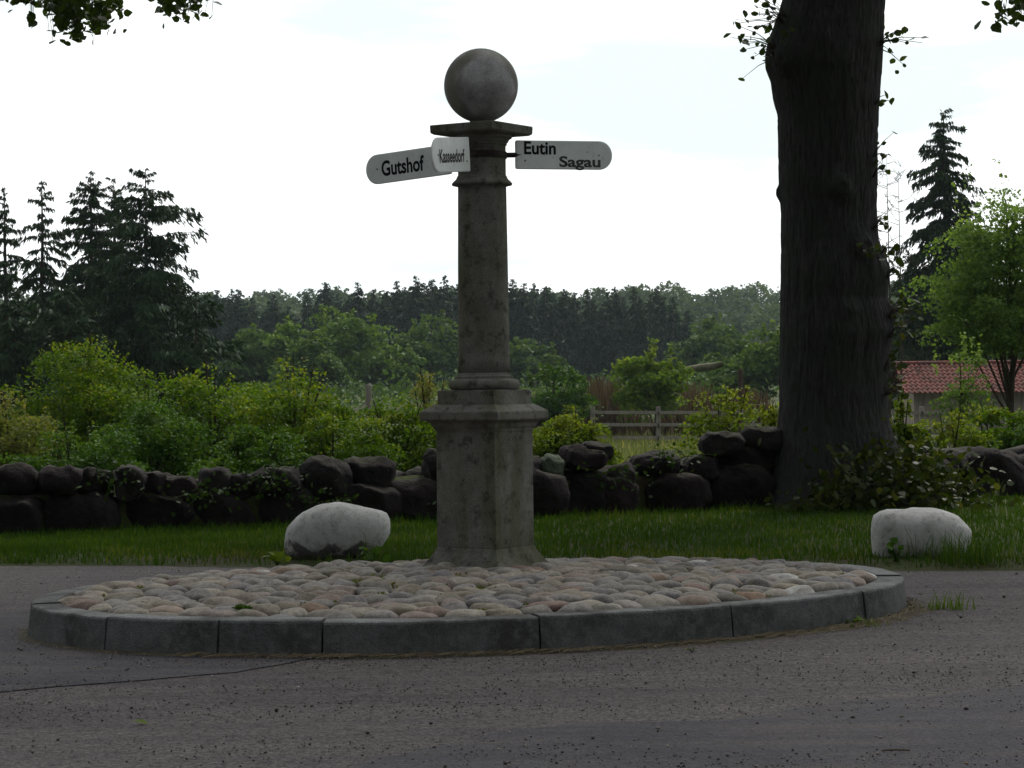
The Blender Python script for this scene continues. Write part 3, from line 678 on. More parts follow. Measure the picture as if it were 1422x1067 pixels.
def bush_points(w, h, dep, n, clumps, top_sprigs=10, hollow=0.5, seed=0, gap=0.17):
    """leaf positions of an uneven shrub standing on z=0: clumps spread over a lumpy dome plus shoots"""
    rg = np.random.default_rng(seed + 100); pts_ = []; tint = []; tips = []
    per_ = n // clumps
    clumps = max(8, int(clumps * 0.75)); per_ = int(n * 0.8) // clumps
    for c in range(clumps):
        u = rg.normal(size=3); u[2] = abs(u[2]) * 1.05 - 0.3; u /= np.linalg.norm(u)
        r = hollow + (1 - hollow) * rg.random() ** 0.5
        lum = 1 + 0.30 * mnoise.noise(Vector((u[0] * 2.2 + seed, u[1] * 2.2, u[2] * 2.2)))
        c0 = np.array([u[0] * w / 2 * r * lum, u[1] * dep / 2 * r * lum, h * 0.42 + u[2] * h * 0.50 * r * lum])
        if c0[2] < 0.03: c0[2] = rg.uniform(0.03, 0.3) * h
        rc = gap * 1.25 * min(w, h) * rg.uniform(0.6, 1.35)
        v = rg.normal(size=(per_, 3)); v[:, 2] += 0.75; v /= np.linalg.norm(v, axis=1)[:, None]
        q_ = c0 + v * (rc * (0.55 + 0.5 * rg.random(per_) ** 0.6))[:, None] * np.array([1.1, 1.1, 0.72])
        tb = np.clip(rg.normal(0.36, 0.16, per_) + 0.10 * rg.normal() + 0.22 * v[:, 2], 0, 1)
        pts_.append(q_); tint.append(tb); tips.append(c0)
    m_ = int(n * 0.2); v = rg.normal(size=(m_, 3)); v /= np.linalg.norm(v, axis=1)[:, None]; v[:, 2] = np.abs(v[:, 2]) * 1.0 - 0.1
    pts_.append(v * (rg.random(m_) ** 0.4 * 0.72)[:, None] * np.array([w / 2, dep / 2, h * 0.55]) + np.array([0, 0, h * 0.32])); tint.append(np.clip(rg.normal(0.15, 0.1, m_), 0, 1))  # inner fill leaves tinted dark: shade of the hollows put into their colour
    for s_ in range(top_sprigs):
        a = rg.uniform(0, 2 * math.pi); rr_ = rg.uniform(0, 0.85)
        x = math.cos(a) * w / 2 * rr_; y = math.sin(a) * dep / 2 * rr_; z = h * (0.42 + 0.52 * math.sqrt(max(0.05, 1 - rr_ ** 2)))
        ln = h * rg.uniform(0.12, 0.26); m_ = 26; tt_ = rg.random(m_)
        q_ = np.stack([x + tt_ * rg.normal() * 0.1 * w * 0.4 + rg.normal(size=m_) * 0.02 * w, y + rg.normal(size=m_) * 0.02 * w, z - 0.08 * h + tt_ * ln], 1)
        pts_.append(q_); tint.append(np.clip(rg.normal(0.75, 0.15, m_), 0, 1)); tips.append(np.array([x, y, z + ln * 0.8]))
    Q = np.concatenate(pts_); T = np.concatenate(tint); k_ = Q[:, 2] > 0.0
    return Q[k_], T[k_], tips
def stems(parent, tips, mat, r=0.012, nmax=14, base=0.08, name='stem'):
    b = MB()
    sel = tips if len(tips) <= nmax else [tips[i] for i in np.linspace(0, len(tips) - 1, nmax).astype(int)]
    for tp_ in sel:
        p0 = np.array([random.uniform(-base, base), random.uniform(-base, base), -0.05]); p2 = np.array(tp_)
        p1 = p0 * 0.5 + p2 * 0.5 + np.array([0, 0, 0.12 * p2[2]]) * 1.0
        b.tube([p0, p1, p2], [r, r * 0.65, r * 0.25], 5, cap=False)
    return b.build(name, mat, parent)
def shrub(px, ytop, wpx, d, label, mat='bush', leaf=0.05, n=7000, clumps=60, sprigs=12, group=None, hollow=0.45, name='shrub', gap=0.17, hscale=1.0, cat='shrub', zoff=0.0, up=0.4):
    bx = P(px, ytop, d); gzz = gz(bx.x, d) + zoff; h = (bx.z - gzz) * 0.93; w = wpx / ppm(d)
    root = tag(empty(name, (bx.x, d, gzz)), label, cat, group)
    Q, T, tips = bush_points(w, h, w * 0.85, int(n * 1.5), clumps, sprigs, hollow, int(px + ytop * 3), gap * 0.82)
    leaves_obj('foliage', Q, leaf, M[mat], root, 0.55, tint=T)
    stems(root, tips, M['bark_thin'], 0.010 + 0.008 * h)
    return root
o = leaves_obj('joint_moss', MOSS, 0.020, M['bush_olive'], island, 0.6); o['kind'] = 'stuff'
HG = 'shrubs behind the boulder wall'
shrub(118, 470, 225, 33, 'tallest rounded hedge shrub at the far left with sprigs standing up', 'bush', 0.055, 13000, 90, 26, HG)
shrub(15, 545, 150, 27.5, 'pale olive shrub at the left edge of the photo above the wall', 'bush_olive', 0.045, 6500, 50, 14, HG)
shrub(205, 545, 170, 28.5, 'low deep green shrub between the tallest hedge shrub and its right neighbour', 'bush_dark', 0.05, 7000, 55, 6, HG)
shrub(292, 500, 190, 31.5, 'broad flat-topped shrub under the right flank of the left spruces', 'bush', 0.055, 10000, 75, 12, HG)
shrub(405, 500, 175, 29.5, 'bushy shrub with reddish upright tips behind the left white boulder', 'bush', 0.05, 10000, 75, 20, HG)
shrub(100, 585, 190, 25.8, 'low dark shrub growing right against the left part of the wall', 'bush_dark', 0.045, 6500, 55, 8, HG)
shrub(350, 590, 180, 25.8, 'low leafy shrub just over the wall, left of the white boulder', 'bush_dark', 0.045, 6500, 55, 8, HG)
shrub(470, 570, 150, 27.0, 'low bright shrub just over the wall above the left white boulder', 'bush', 0.045, 6500, 50, 10, HG)
shrub(548, 552, 150, 28.0, 'wide low shrub touching the left side of the stone pedestal', 'bush', 0.048, 7500, 60, 16, HG)
shrub(592, 516, 95, 34.0, 'small yellow-tipped shrub showing just left of the column foot', 'bush_olive', 0.05, 3500, 32, 18, HG)
shrub(655, 560, 120, 29.0, 'shrub mostly hidden behind the stone pedestal', 'bush', 0.05, 4000, 36, 8, HG)
shrub(792, 566, 118, 26.5, 'round light green shrub directly right of the pedestal', 'bush_yellow', 0.040, 9500, 50, 16, HG)
shrub(768, 505, 110, 95, 'dark shrub with pale flower tufts beyond the meadow, right of the column', 'bush_dark', 0.19, 2600, 34, 10, None)
shrub(1010, 534, 150, 29.5, 'sparse yellow-green young shrub left of the big tree trunk', 'bush_yellow', 0.06, 1500, 26, 16, HG, gap=0.14)
shrub(1075, 560, 90, 27.5, 'thin bright shrub half hidden by the left side of the big trunk', 'bush_yellow', 0.055, 1100, 18, 8, HG, gap=0.14)
shrub(1256, 552, 62, 27.5, 'leafy shrub against the right side of the big trunk', 'bush', 0.05, 3200, 32, 12, HG)
shrub(1378, 558, 160, 28.5, 'wide shrub in front of the red-roofed shed, at the right', 'bush', 0.055, 4200, 40, 14, HG, gap=0.15)
shrub(1325, 572, 120, 26.5, 'low bright shrub over the right end of the wall under the shed', 'bush_yellow', 0.045, 3000, 32, 8, HG)
shrub(1425, 575, 100, 27.0, 'dark shrub at the right edge of the photo behind the wall', 'bush_dark', 0.05, 4000, 36, 8, HG)

# herbs and long grass just behind the wall
def blades(name, xy, hmin, hmax, wid, mat, label, cat, lean=0.35, parent=None, zf=gz, kind='stuff', tintmu=0.4):
    n = len(xy); X, Y = xy[:, 0], xy[:, 1]; Z = np.array([zf(a, b_) for a, b_ in xy]) - 0.005
    a = rng.uniform(0, 2 * np.pi, n); hh = rng.uniform(hmin, hmax, n) * rng.uniform(0.6, 1, n); w_ = wid * rng.uniform(0.6, 1.3, n)
    dx, dy = np.cos(a), np.sin(a); la = rng.uniform(0, 2 * np.pi, n); ll = hh * rng.uniform(0, lean, n); lx, ly = np.cos(la) * ll, np.sin(la) * ll
    B = np.stack([X, Y, Z], 1); D_ = np.stack([dx, dy, 0 * dx], 1) * w_[:, None] / 2
    M1 = B + np.stack([lx * .3, ly * .3, hh * .55], 1); T_ = B + np.stack([lx, ly, hh], 1)
    V = np.stack([B - D_, B + D_, M1 + D_ * .8, M1 - D_ * .8, T_], 1).reshape(-1, 3); i = np.arange(n)[:, None] * 5
    tt = np.clip(rng.normal(tintmu, 0.2, n) + np.array([0.35 * mnoise.noise(Vector((a * 1.6, b_ * 1.6, 7))) + 0.3 * mnoise.noise(Vector((a * 0.5, b_ * 0.5, 3))) for a, b_ in xy]), 0, 1)
    hv = np.array([mnoise.noise(Vector((a * 2.2, b_ * 2.2, 11))) for a, b_ in xy]); hh *= 1 + 0.7 * hv
    o = meshobj(name, V, [np.hstack([i, i + 1, i + 2, i + 3]), np.hstack([i + 3, i + 2, i + 4])], mat, parent, np.concatenate([tt, tt]))
    if parent is None: tag(o, label, cat, None, kind)
    return o
n = 110000
X = rng.uniform(-8.5, 9.5, n); e_ = rng.random(n) ** 1.1; Y = np.array([edge_y(x) for x in X]) + 0.02 + e_ * (np.array([wall_y(x) - edge_y(x) for x in X]) - 0.05)
dens = np.array([mnoise.noise(Vector((x * 1.2, y * 1.2, 4))) for x, y in zip(X, Y)]); ed = Y - edge_y(X)
keep = rng.random(n) < np.clip(0.30 + ed * 0.75 + dens * 1.2, 0.06, 1)
xy = np.stack([X, Y], 1)[keep]; edk = ed[keep]
near = edk < 0.9
blades('verge_grass', xy[~near], 0.03, 0.085, 0.010, M['grass'], 'green grass growing on the verge between the road and the boulder wall', 'grass')
blades('verge_edge_grass', xy[near], 0.025, 0.08, 0.010, M['grass'], 'short patchy grass along the far edge of the road', 'grass', tintmu=0.5)
n = 2200
X = rng.uniform(-6, 7, n); Y = np.array([wall_y(x) for x in X]) - 0.34 - np.abs(rng.normal(size=n)) * 0.15; kk = np.array([mnoise.noise(Vector((x * 1.5, 0, 2))) for x in X]) + rng.normal(size=n) * 0.15 > -0.12
blades('wall_foot_grass', np.stack([X, Y], 1)[kk], 0.04, 0.13, 0.011, M['bush_dark'], 'taller dark grass and weeds along the foot of the boulder wall', 'grass', lean=0.6, tintmu=0.3)
n = 26000
X = rng.uniform(-7, 8, n); Y = np.array([wall_y(x) for x in X]) + 0.4 + rng.random(n) ** 1.3 * 9
blades('long_grass', np.stack([X, Y], 1), 0.12, 0.42, 0.012, M['hay'], 'long mixed grass and herbs growing just behind the boulder wall', 'grass', lean=0.5)
n = 26000
X = rng.uniform(0.5, 20, n); Y = rng.uniform(34, 99, n); k_ = np.abs(X - Y * (905 - 711) / F) < Y * 0.055 
X = X[k_]; Y = Y[k_]
blades('meadow_grass', np.stack([X, Y], 1), 0.2, 0.5, 0.035, M['hay'], 'pale seeding grass on the meadow in front of the rail fence', 'grass', lean=0.5, tintmu=0.65)

# ------------------------------------------------------------------ big lime tree
TD = 22.0
Lp = [(-260, 1040), (-160, 1068), (-60, 1092), (0, 1086), (30, 1076), (58, 1066), (75, 1062), (95, 1063), (112, 1069), (135, 1073), (160, 1079), (200, 1081), (250, 1082), (300, 1085), (400, 1084), (500, 1083), (560, 1082), (600, 1079), (630, 1075), (660, 1068), (690, 1058), (712, 1045)]
Rp = [(-260, 1262), (-160, 1246), (-60, 1232), (0, 1228), (60, 1226), (100, 1224), (150, 1220), (200, 1218), (300, 1217), (335, 1220), (350, 1226), (372, 1236), (395, 1236), (415, 1230), (435, 1237), (460, 1241), (480, 1236), (500, 1233), (560, 1232), (590, 1236), (610, 1242), (640, 1252), (670, 1266), (690, 1280), (712, 1295)]
yy = np.concatenate([np.arange(-260, -10, 12), np.arange(-10, 713, 3)]); lx = np.interp(yy, *zip(*Lp)); rx = np.interp(yy, *zip(*Rp))
tb = P(1160, 690, TD); tree = tag(empty('lime_tree', (tb.x, TD, gz(tb.x, TD))), 'massive old lime tree with dark furrowed trunk standing beside the boulder wall', 'tree')
TO = Vector((tb.x, TD, gz(tb.x, TD)))
V = []; nn = 260
for y_, a_, b_ in zip(yy, lx, rx):
    l_ = P(a_, y_, TD); r_ = P(b_, y_, TD); cx, rad = (l_.x + r_.x) / 2, (r_.x - l_.x) / 2; z = (l_.z + r_.z) / 2
    for k_ in range(nn):
        t_ = 2 * math.pi * k_ / nn
        w0 = mnoise.noise(Vector((math.cos(t_) * 6.5, math.sin(t_) * 6.5, z * 0.9))); w1 = fbm((math.cos(t_) * 16, math.sin(t_) * 16, z * 2.6)); w2 = fbm((math.cos(t_) * 1.5, math.sin(t_) * 1.5, z * 0.8))
        fw = mnoise.noise(Vector((math.cos(t_) * 13 + 0.4 * w0, math.sin(t_) * 13, z * 1.7))); fw2 = mnoise.noise(Vector((math.cos(t_) * 30, math.sin(t_) * 30, z * 5.5)))
        rr_ = rad * (1 + 0.014 * w0 + 0.008 * w1) - 0.009 * max(0, 1 - abs(fw) * 4.5) - 0.009 * max(0, 1 - abs(fw2) * 4) + 0.03 * w2 * abs(math.sin(t_))
        # burls facing the road
        for (by, bt, br, bs) in ((268, math.pi, 0.055, 0.07), (265, -1.45, 0.10, 0.11), (345, -1.05, 0.11, 0.13), (430, -0.25, 0.06, 0.12), (90, -2.4, 0.08, 0.14), (430, -1.4, 0.035, 0.07)):
            bz = P(1150, by, TD).z; dd_ = ((z - bz) / bs) ** 2 + (((t_ + math.pi) % (2 * math.pi) - math.pi - bt) * rad / bs) ** 2
            rr_ += br * math.exp(-dd_ * 1.2) * (1 - 0.45 * math.exp(-dd_ * 9))
        flare = max(0, (y_ - 620) / 90) ** 2 * 0.10; rr_ += flare * math.cos(t_ * 5 + 0.6)
        V.append((cx + rr_ * math.cos(t_) - TO.x, rr_ * math.sin(t_), z - TO.z))
Fs = [(i * nn + k_, (i + 1) * nn + k_, (i + 1) * nn + (k_ + 1) % nn, i * nn + (k_ + 1) % nn) for i in range(len(yy) - 1) for k_ in range(nn)]
meshobj('trunk', V, np.array(Fs), M['bark'], tree, None, True)

def crown(root, c, rad, n, size, mat, seed, clumps=170, zmin=None, limbs_from=None, name='crown', bark='bark'):
    """leafy crown around local point c with radii rad; clumps stay above zmin(x,y)"""
    rg = np.random.default_rng(seed); Q = []; T = []; cen = []
    while len(cen) < clumps:
        u = rg.normal(size=3); u /= np.linalg.norm(u); r = rg.random() ** 0.45
        p = np.array(c) + u * r * np.array(rad)
        if zmin is not None and p[2] < zmin(p[0], p[1]): continue
        cen.append(p)
    for p in cen:
        q_ = rg.normal(size=(n // clumps, 3)) * np.array([0.62, 0.62, 0.38]) * rad[0] / 5.5 + p
        if zmin is not None:
            q_ = q_[[z_[2] > zmin(z_[0], z_[1]) for z_ in q_]]
        Q.append(q_); T.append(np.clip(rg.normal(0.4, 0.2, len(q_)), 0, 1))
    Q = np.concatenate(Q); T = np.concatenate(T)
    leaves_obj(name, Q, size, mat, root, 0.5, tint=T)
    if limbs_from is not None:
        for k_, i in enumerate(rg.choice(len(cen), 9, replace=False)):
            b = MB(); p2 = cen[i]; p0 = np.array(limbs_from); p1 = p0 * 0.45 + p2 * 0.55 + np.array([0, 0, 0.6])
            b.tube([p0, p0 * .75 + p1 * .25 + np.array([0, 0, .25]), p1, p2], [0.26, 0.2, 0.12, 0.03], 8); b.build('limb', M[bark], root, smooth=True)
def top_z(d, py=-25): return CAMZ + (HOR - py) / F * d
# the crown stays above the picture except for its hanging tips
def zmin_big(x, y):
    Y_ = y + TO.y; 
    return (top_z(Y_, -70) - TO.z) if Y_ > 2 else 5.0
ztop = P(1150, -255, TD).z - TO.z
crown(tree, (0, -0.5, 10.2), (6.6, 6.2, 5.2), 17000, 0.18, M['lime_leaf'], 5, 170, zmin_big, (0, 0, ztop - 0.3))
# shoots that sprout from the trunk: px, py centre, spread px, count
def tuft(root, TO_, px, py, sx_, sy_, n, d, size, mat, anchor=None, name='shoot', seed=0, dy=0.25):
    rg = np.random.default_rng(seed + int(px * 3 + py)); c = P(px, py, d) - TO_
    s = 1 / ppm(d); Q = np.stack([c.x + rg.normal(size=n) * sx_ * s * 0.5, c.y + rg.normal(size=n) * dy, c.z + rg.normal(size=n) * sy_ * s * 0.5], 1)
    V, Fc = leaf_geo(Q, size, 0.3, True)
    tt = np.clip(rg.normal(0.45, 0.22, n), 0, 1)
    b = MB()
    a_ = np.array(anchor) if anchor is not None else np.array([c.x, c.y, c.z - sy_ * s * 0.5])
    sel = Q[rg.choice(n, min(n, 9), replace=False)]
    for q_ in sel: b.tube([a_, (a_ + q_) / 2 + np.array([0, 0, 0.03]), q_], [0.006, 0.004, 0.002], 4, cap=False)
    st_ = b.build(name, M['bark_thin'], root); meshobj('leaves', V, Fc, mat, st_, tt)
    return st_
def trunk_anchor(px, py, side):
    xl = np.interp(py, yy, lx if side < 0 else rx); p = P(xl - side * 12, py, TD) - TO; return (p.x, p.y - 0.25, p.z)
for (px, py, sx_, sy_, n, side) in ((1052, 28, 28, 34, 15, -1), (1068, 20, 16, 24, 12, -1), (1038, 62, 30, 34, 13, -1), (1058, 75, 20, 40, 10, -1), (1240, 62, 24, 34, 17, 1), (1250, 55, 26, 12, 5, 1), (1228, 140, 6, 8, 4, 1), (1224, 212, 8, 20, 6, 1),
                                    (1222, 240, 8, 26, 7, 1), (1229, 312, 10, 22, 14, 1), (1234, 345, 10, 20, 10, 1), (1243, 378, 8, 26, 12, 1), (1248, 435, 20, 26, 26, 1), (1262, 432, 22, 12, 12, 1), (1247, 462, 10, 20, 12, 1), (1242, 505, 12, 26, 16, 1), (1244, 540, 12, 26, 18, 1)):
    tuft(tree, TO, px, py, sx_, sy_, n, TD - 0.2, 0.078, M['sucker_leaf' if py > 200 else 'lime_leaf'], trunk_anchor(px, py + 10, side))
tuft(tree, TO, 1200, 350, 22, 12, 16, TD - 0.75, 0.06, M['sucker_leaf'])
tuft(tree, TO, 1086, 52, 14, 10, 8, TD - 0.6, 0.06, M['sucker_leaf'])
# root suckers round the foot
for i_, (px, py, sx_, sy_, n, dd_) in enumerate(((1235, 655, 90, 50, 420, -0.75), (1290, 668, 80, 50, 380, -0.3), (1190, 675, 60, 44, 300, -0.95), (1262, 690, 120, 30, 330, -0.9), (1255, 632, 60, 30, 170, -0.4), (1052, 652, 44, 50, 150, 0.2), (1320, 690, 70, 36, 200, -0.3), (1160, 700, 60, 26, 130, -1.1), (1100, 705, 50, 20, 70, -1.1))):
    tuft(tree, TO, px, py, sx_, sy_, n, TD + dd_, 0.075, M['sucker_leaf'], None, 'sucker_shoot', i_)

# ------------------------------------------------------------------ two roadside trees whose crowns reach over the picture
def road_tree(x, y, label, crad, cz, seed, hang, cx=0.0):
    o_ = Vector((x, y, gz(x, y) - 0.01 if y > 15 else 0.0)); root = tag(empty('roadside_tree', o_), label, 'tree', 'limes beside the road')
    b = MB(); zs = np.linspace(-0.2, 6.5, 14); b.tube([(0.06 * math.sin(z), 0.05 * math.cos(z * 1.3), z) for z in zs], [0.42 + 0.25 * math.exp(-z * 2.0 - 0.3) - 0.012 * z for z in zs], 24)
    b.build('trunk', M['bark'], root, smooth=True)
    def zm(lx_, ly_):
        Y_ = ly_ + o_.y; X_ = lx_ + o_.x
        base = 5.0
        if Y_ > 1: base = max(4.2, top_z(Y_, -90))
        return base
    crown(root, (cx, 0, cz), crad, 15000, 0.20, M['lime_leaf'], seed, 150, zm, (0, 0, 6.2))
    for (px, py, sx_, sy_, n, d) in hang:
        q_ = P(px, py, d) - o_; up_ = Vector((px * 0 + q_.x, q_.y, q_.z + 1.2))
        tuft(root, o_, px, py, sx_, sy_, n, d, 0.075, M['lime_leaf'], (q_.x + random.uniform(-.5, .5), q_.y + 0.2, q_.z + 1.7), 'hanging_twig', seed, dy=0.35)
road_tree(-6.6, 14.5, 'lime tree left of the road whose leafy twigs hang into the top left corner', (7.2, 8.0, 4.6), 9.2, 21,
          [(50, 2, 34, 8, 70, 18.5), (85, 10, 30, 18, 90, 18.2), (112, 12, 34, 20, 110, 18.6), (135, 10, 28, 20, 80, 18.0), (98, 38, 18, 16, 40, 18.4), (105, 47, 12, 8, 16, 18.4), (136, 34, 10, 14, 20, 18.3), (60, 42, 9, 7, 8, 18.2), (155, 2, 16, 6, 20, 18.5),
           (232, 6, 20, 12, 40, 18.8), (248, 15, 18, 12, 26, 18.8), (270, 7, 20, 14, 36, 18.7), (250, -14, 50, 10, 70, 18.7), (95, -14, 80, 10, 120, 18.4)], 1.6)
road_tree(7.6, 9.5, 'lime tree right of the road with one leafy twig dipping into the top right corner', (7.2, 8.0, 4.6), 9.0, 33,
          [(1412, 6, 16, 14, 34, 15.0), (1412, 22, 12, 10, 12, 15.0), (1430, -8, 40, 30, 80, 15.0)], -1.2)

# ------------------------------------------------------------------ spruces
def spruce_geo(H, R, seed, whorls=44, per=6, sprig=0.32, dens=1.0, sparse=0.0, bare=0.12, droop=0.35, wdt=0.13, ex=0.75):
    rg = np.random.default_rng(seed); S = []; Dv = []; wv = []; br = []
    for i in range(whorls):
        t_ = (i + rg.random()) / whorls; z = H * (bare + (1 - bare) * t_)
        if rg.random() < sparse * 0.5: continue
        k_ = per if t_ < 0.9 else 4
        a0 = rg.uniform(0, 6.28)
        for j in range(k_):
            if rg.random() < sparse * 0.6: continue
            a = a0 + 6.283 * j / k_ + rg.normal() * 0.4; z = H * (bare + (1 - bare) * min(0.985, t_ + rg.normal() * 0.018)); Lb = R * ((1 - t_) ** ex * 0.95 + 0.03) * rg.choice([0.55, 0.75, 0.9, 1.0, 1.0, 1.28]) * rg.uniform(0.85, 1.1) * (1 + 0.22 * math.sin(a * 2 + seed) * math.sin(t_ * 9 + seed)) * (1 if t_ > 0.15 else 0.8)
            dz0 = rg.uniform(0.0, 0.25) + 0.45 * t_ ** 3; dr = droop * (1 - t_ * 0.7) * rg.uniform(0.6, 1.4)
            m_ = max(4, int(Lb / sprig * 15 * dens)); s_ = rg.random(m_) ** 0.75
            hx, hy = math.cos(a), math.sin(a)
            rr_ = s_ * Lb; zz = z + rr_ * dz0 - dr * rr_ * s_ * 1.4 - np.abs(rg.normal(size=m_)) * 0.10 * Lb * s_ + 0.28 * Lb * np.maximum(0, s_ - 0.7) ** 1.0
            side = rg.choice([-1, 1], m_); sp_ = rg.random(m_) * (1 - s_ * 0.75) * Lb * 0.28
            px_ = hx * rr_ - hy * side * sp_; py_ = hy * rr_ + hx * side * sp_
            S.append(np.stack([px_, py_, zz - sp_ * 0.25], 1))
            dd = np.stack([hx * 0.7 - hy * side * 0.7, hy * 0.7 + hx * side * 0.7, -rg.uniform(0.1, 0.3 + droop * 4.0, m_)], 1)
            Dv.append(dd); wv.append(np.full(m_, min(1.0, 0.45 + 0.55 * Lb / (R * 0.4)))); br.append((z, a, Lb, dz0, dr))
    # leader
    m_ = 26; wv.append(np.full(m_, 0.6)); S.append(np.stack([rg.normal(size=m_) * 0.03 * R, rg.normal(size=m_) * 0.03 * R, H * rg.uniform(0.93, 0.995, m_)], 1)); Dv.append(rg.normal(size=(m_, 3)) * 0.6 + np.array([0, 0, 0.5]))
    S = np.concatenate(S); Dv = np.concatenate(Dv); Dv += rg.normal(size=Dv.shape) * 0.22; Dv /= np.linalg.norm(Dv, axis=1)[:, None]
    n = len(S); ln = sprig * rg.uniform(0.5, 1.3, n) * np.concatenate(wv); sd_ = np.cross(Dv, rg.normal(size=(n, 3))); sd_ /= np.linalg.norm(sd_, axis=1)[:, None]
    w_ = ln * wdt * rg.uniform(0.7, 1.3, n)
    A_ = S - Dv * ln[:, None] * 0.35; B_ = S + sd_ * w_[:, None]; C_ = S + Dv * ln[:, None] * 0.65; D_ = S - sd_ * w_[:, None]
    V = np.stack([A_, B_, C_, D_], 1).reshape(-1, 3); Fc = np.arange(4 * n).reshape(n, 4)
    return V, Fc, np.clip(rg.normal(0.42, 0.2, n) + 0.2 * (S[:, 2] / H > 0.5) * rg.random(n), 0, 1), br
def spruce(loc, H, R, seed, label, group=None, mat='fir', name='spruce_tree', rz=0.0, tr=None, **kw):
    root = tag(empty(name, loc, rz), label, 'tree', group)
    V, Fc, T, br = spruce_geo(H, R, seed, **kw)
    meshobj('crown', V, Fc, M[mat], root, T)
    b = MB(); r0 = tr or H * 0.014
    b.tube([(0, 0, -0.3), (0.01 * H * math.sin(seed), 0, H * 0.4), (0, 0, H * 0.75), (0, 0, H * 0.985)], [r0, r0 * 0.75, r0 * 0.4, r0 * 0.08], 7)
    b.build('trunk', M['bark_red'], root)
    b = MB()
    for (z, a, Lb, dz0, dr) in br[::2] if len(br) > 60 else br:
        q_ = [(math.cos(a) * s_ * Lb, math.sin(a) * s_ * Lb, z + s_ * Lb * dz0 - dr * s_ * Lb * s_ * 1.4) for s_ in (0, 0.5, 0.95)]
        b.tube(q_, [r0 * 0.16, r0 * 0.09, r0 * 0.03], 3, cap=False)
    b.build('branches', M['bark_red'], root)
    return root
def place(px, ytop, d):
    p = P(px, ytop, d); g_ = gz(p.x, d); return (p.x, d, g_), p.z - g_
SG = 'spruces at the left beyond the shrubs'
for (px, yt, wpx, d, lab, kw) in (
    (6, 258, 110, 96, 'half bare spruce at the left edge of the photo', dict(sparse=0.62, whorls=30, droop=0.6)),
    (58, 250, 150, 94, 'thin drooping spruce with a bare tip, second from the left edge', dict(sparse=0.5, whorls=30, droop=0.7)),
    (126, 236, 175, 97, 'dense dark spruce left of the tallest left spruce', dict(sparse=0.22, droop=0.6, whorls=44)),
    (158, 246, 120, 100, 'narrow spruce peeping between the two dense left spruces', dict(sparse=0.15)),
    (202, 232, 250, 92, 'tallest broad spruce at the left with long right-hand boughs', dict(sparse=0.30, whorls=44, droop=0.5)),
    (272, 405, 180, 90, 'shorter broad spruce at the right flank of the left group', dict(sparse=0.2, bare=0.03, whorls=24)),
    (95, 400, 200, 88, 'squat dark spruce in front of the left group, above the tallest shrub', dict(sparse=0.1, bare=0.02, whorls=24)),
    (20, 400, 180, 89, 'squat dark spruce in front of the bare spruces at the left edge', dict(sparse=0.1, bare=0.02, whorls=24))):
    loc, H_ = place(px, yt, d); spruce(loc, H_, wpx / ppm(d) / 2 * 1.2, int(px) + 3, lab, SG, sprig=0.32 if yt < 300 else 0.36, dens=(1.5 if 100 < px < 240 else 1.3), per=(7 if 100 < px < 240 else 6), ex=0.7, **{'whorls': 42, **kw})
loc, H_ = place(1310, 150, 112); spruce(loc, H_, 190 / ppm(112) / 2, 77, 'tall spruce with hanging boughs right of the big trunk', None, sprig=0.36, dens=1.6, per=7, sparse=0.2, whorls=44, droop=0.8, bare=0.2, ex=0.65)
loc, H_ = place(1262, 345, 112); spruce(loc, H_, 150 / ppm(112) / 2, 78, 'dark lower spruce behind the shed close to the big trunk', None, sprig=0.34, sparse=0.25, whorls=26, bare=0.03, droop=0.5)
loc, H_ = place(1345, 330, 110); spruce(loc, H_, 190 / ppm(110) / 2, 79, 'broad dark spruce filling the gap behind the shed roof', None, sprig=0.42, sparse=0.1, whorls=24, bare=0.03, droop=0.5)

# ------------------------------------------------------------------ broad-leaved trees in the middle distance
def broadleaf(px, ytop, wpx, d, label, mat, leaf, n, clumps=70, group=None, cat='tree', name='broadleaf_tree', tr=None, low=0.15, gap=0.16, bark='bark_thin', hollow=0.4, up=0.4):
    loc, H_ = place(px, ytop, d); w = wpx / ppm(d); root = tag(empty(name, loc), label, cat, group)
    Q, T, tips = bush_points(w, H_ * (1 - low) * 0.95, w * 0.9, n, clumps, 6, hollow, int(px * 7 + ytop), gap)
    Q[:, 2] += H_ * low
    leaves_obj('crown', Q, leaf, M[mat], root, up, tint=T)
    b = MB(); r0 = tr or max(0.05, H_ * 0.016); b.tube([(0, 0, -0.2), (0.02 * H_, 0, H_ * 0.4), (0, 0.01, H_ * 0.85)], [r0, r0 * 0.7, r0 * 0.2], 8)
    for tp_ in tips[:16]:
        z0 = H_ * random.uniform(low, 0.55); b.tube([(0.01 * H_, 0, z0), (tp_[0] * 0.5, tp_[1] * 0.5, (z0 + tp_[2] + H_ * low) / 2 + 0.05 * H_), (tp_[0], tp_[1], tp_[2] + H_ * low)], [r0 * 0.4, r0 * 0.25, r0 * 0.08], 5, cap=False)
    b.build('trunk', M[bark], root); return root
broadleaf(908, 478, 95, 92, 'fresh green young tree standing behind the rail fence', 'maple', 0.20, 4500, 42, low=0.02, name='young_tree')
broadleaf(1396, 212, 205, 46, 'airy pale willow-like tree at the right edge of the photo', 'willow', 0.085, 24000, 170, low=0.1, tr=0.07, gap=0.11, hollow=0.3)
broadleaf(1440, 232, 90, 48, 'thin leafy tree cut off by the right edge of the photo', 'willow', 0.085, 4500, 50, low=0.3, tr=0.05, gap=0.10, hollow=0.2)
broadleaf(1345, 330, 100, 118, 'slender pale green tree between the tall spruce and the willow', 'willow', 0.17, 6000, 60, low=0.25, tr=0.1, gap=0.11, hollow=0.25)
broadleaf(1332, 462, 95, 43, 'small sapling with sparse pale leaves in front of the shed roof', 'willow', 0.075, 1500, 30, low=0.1, tr=0.03, gap=0.12, hollow=0.2, name='sapling')
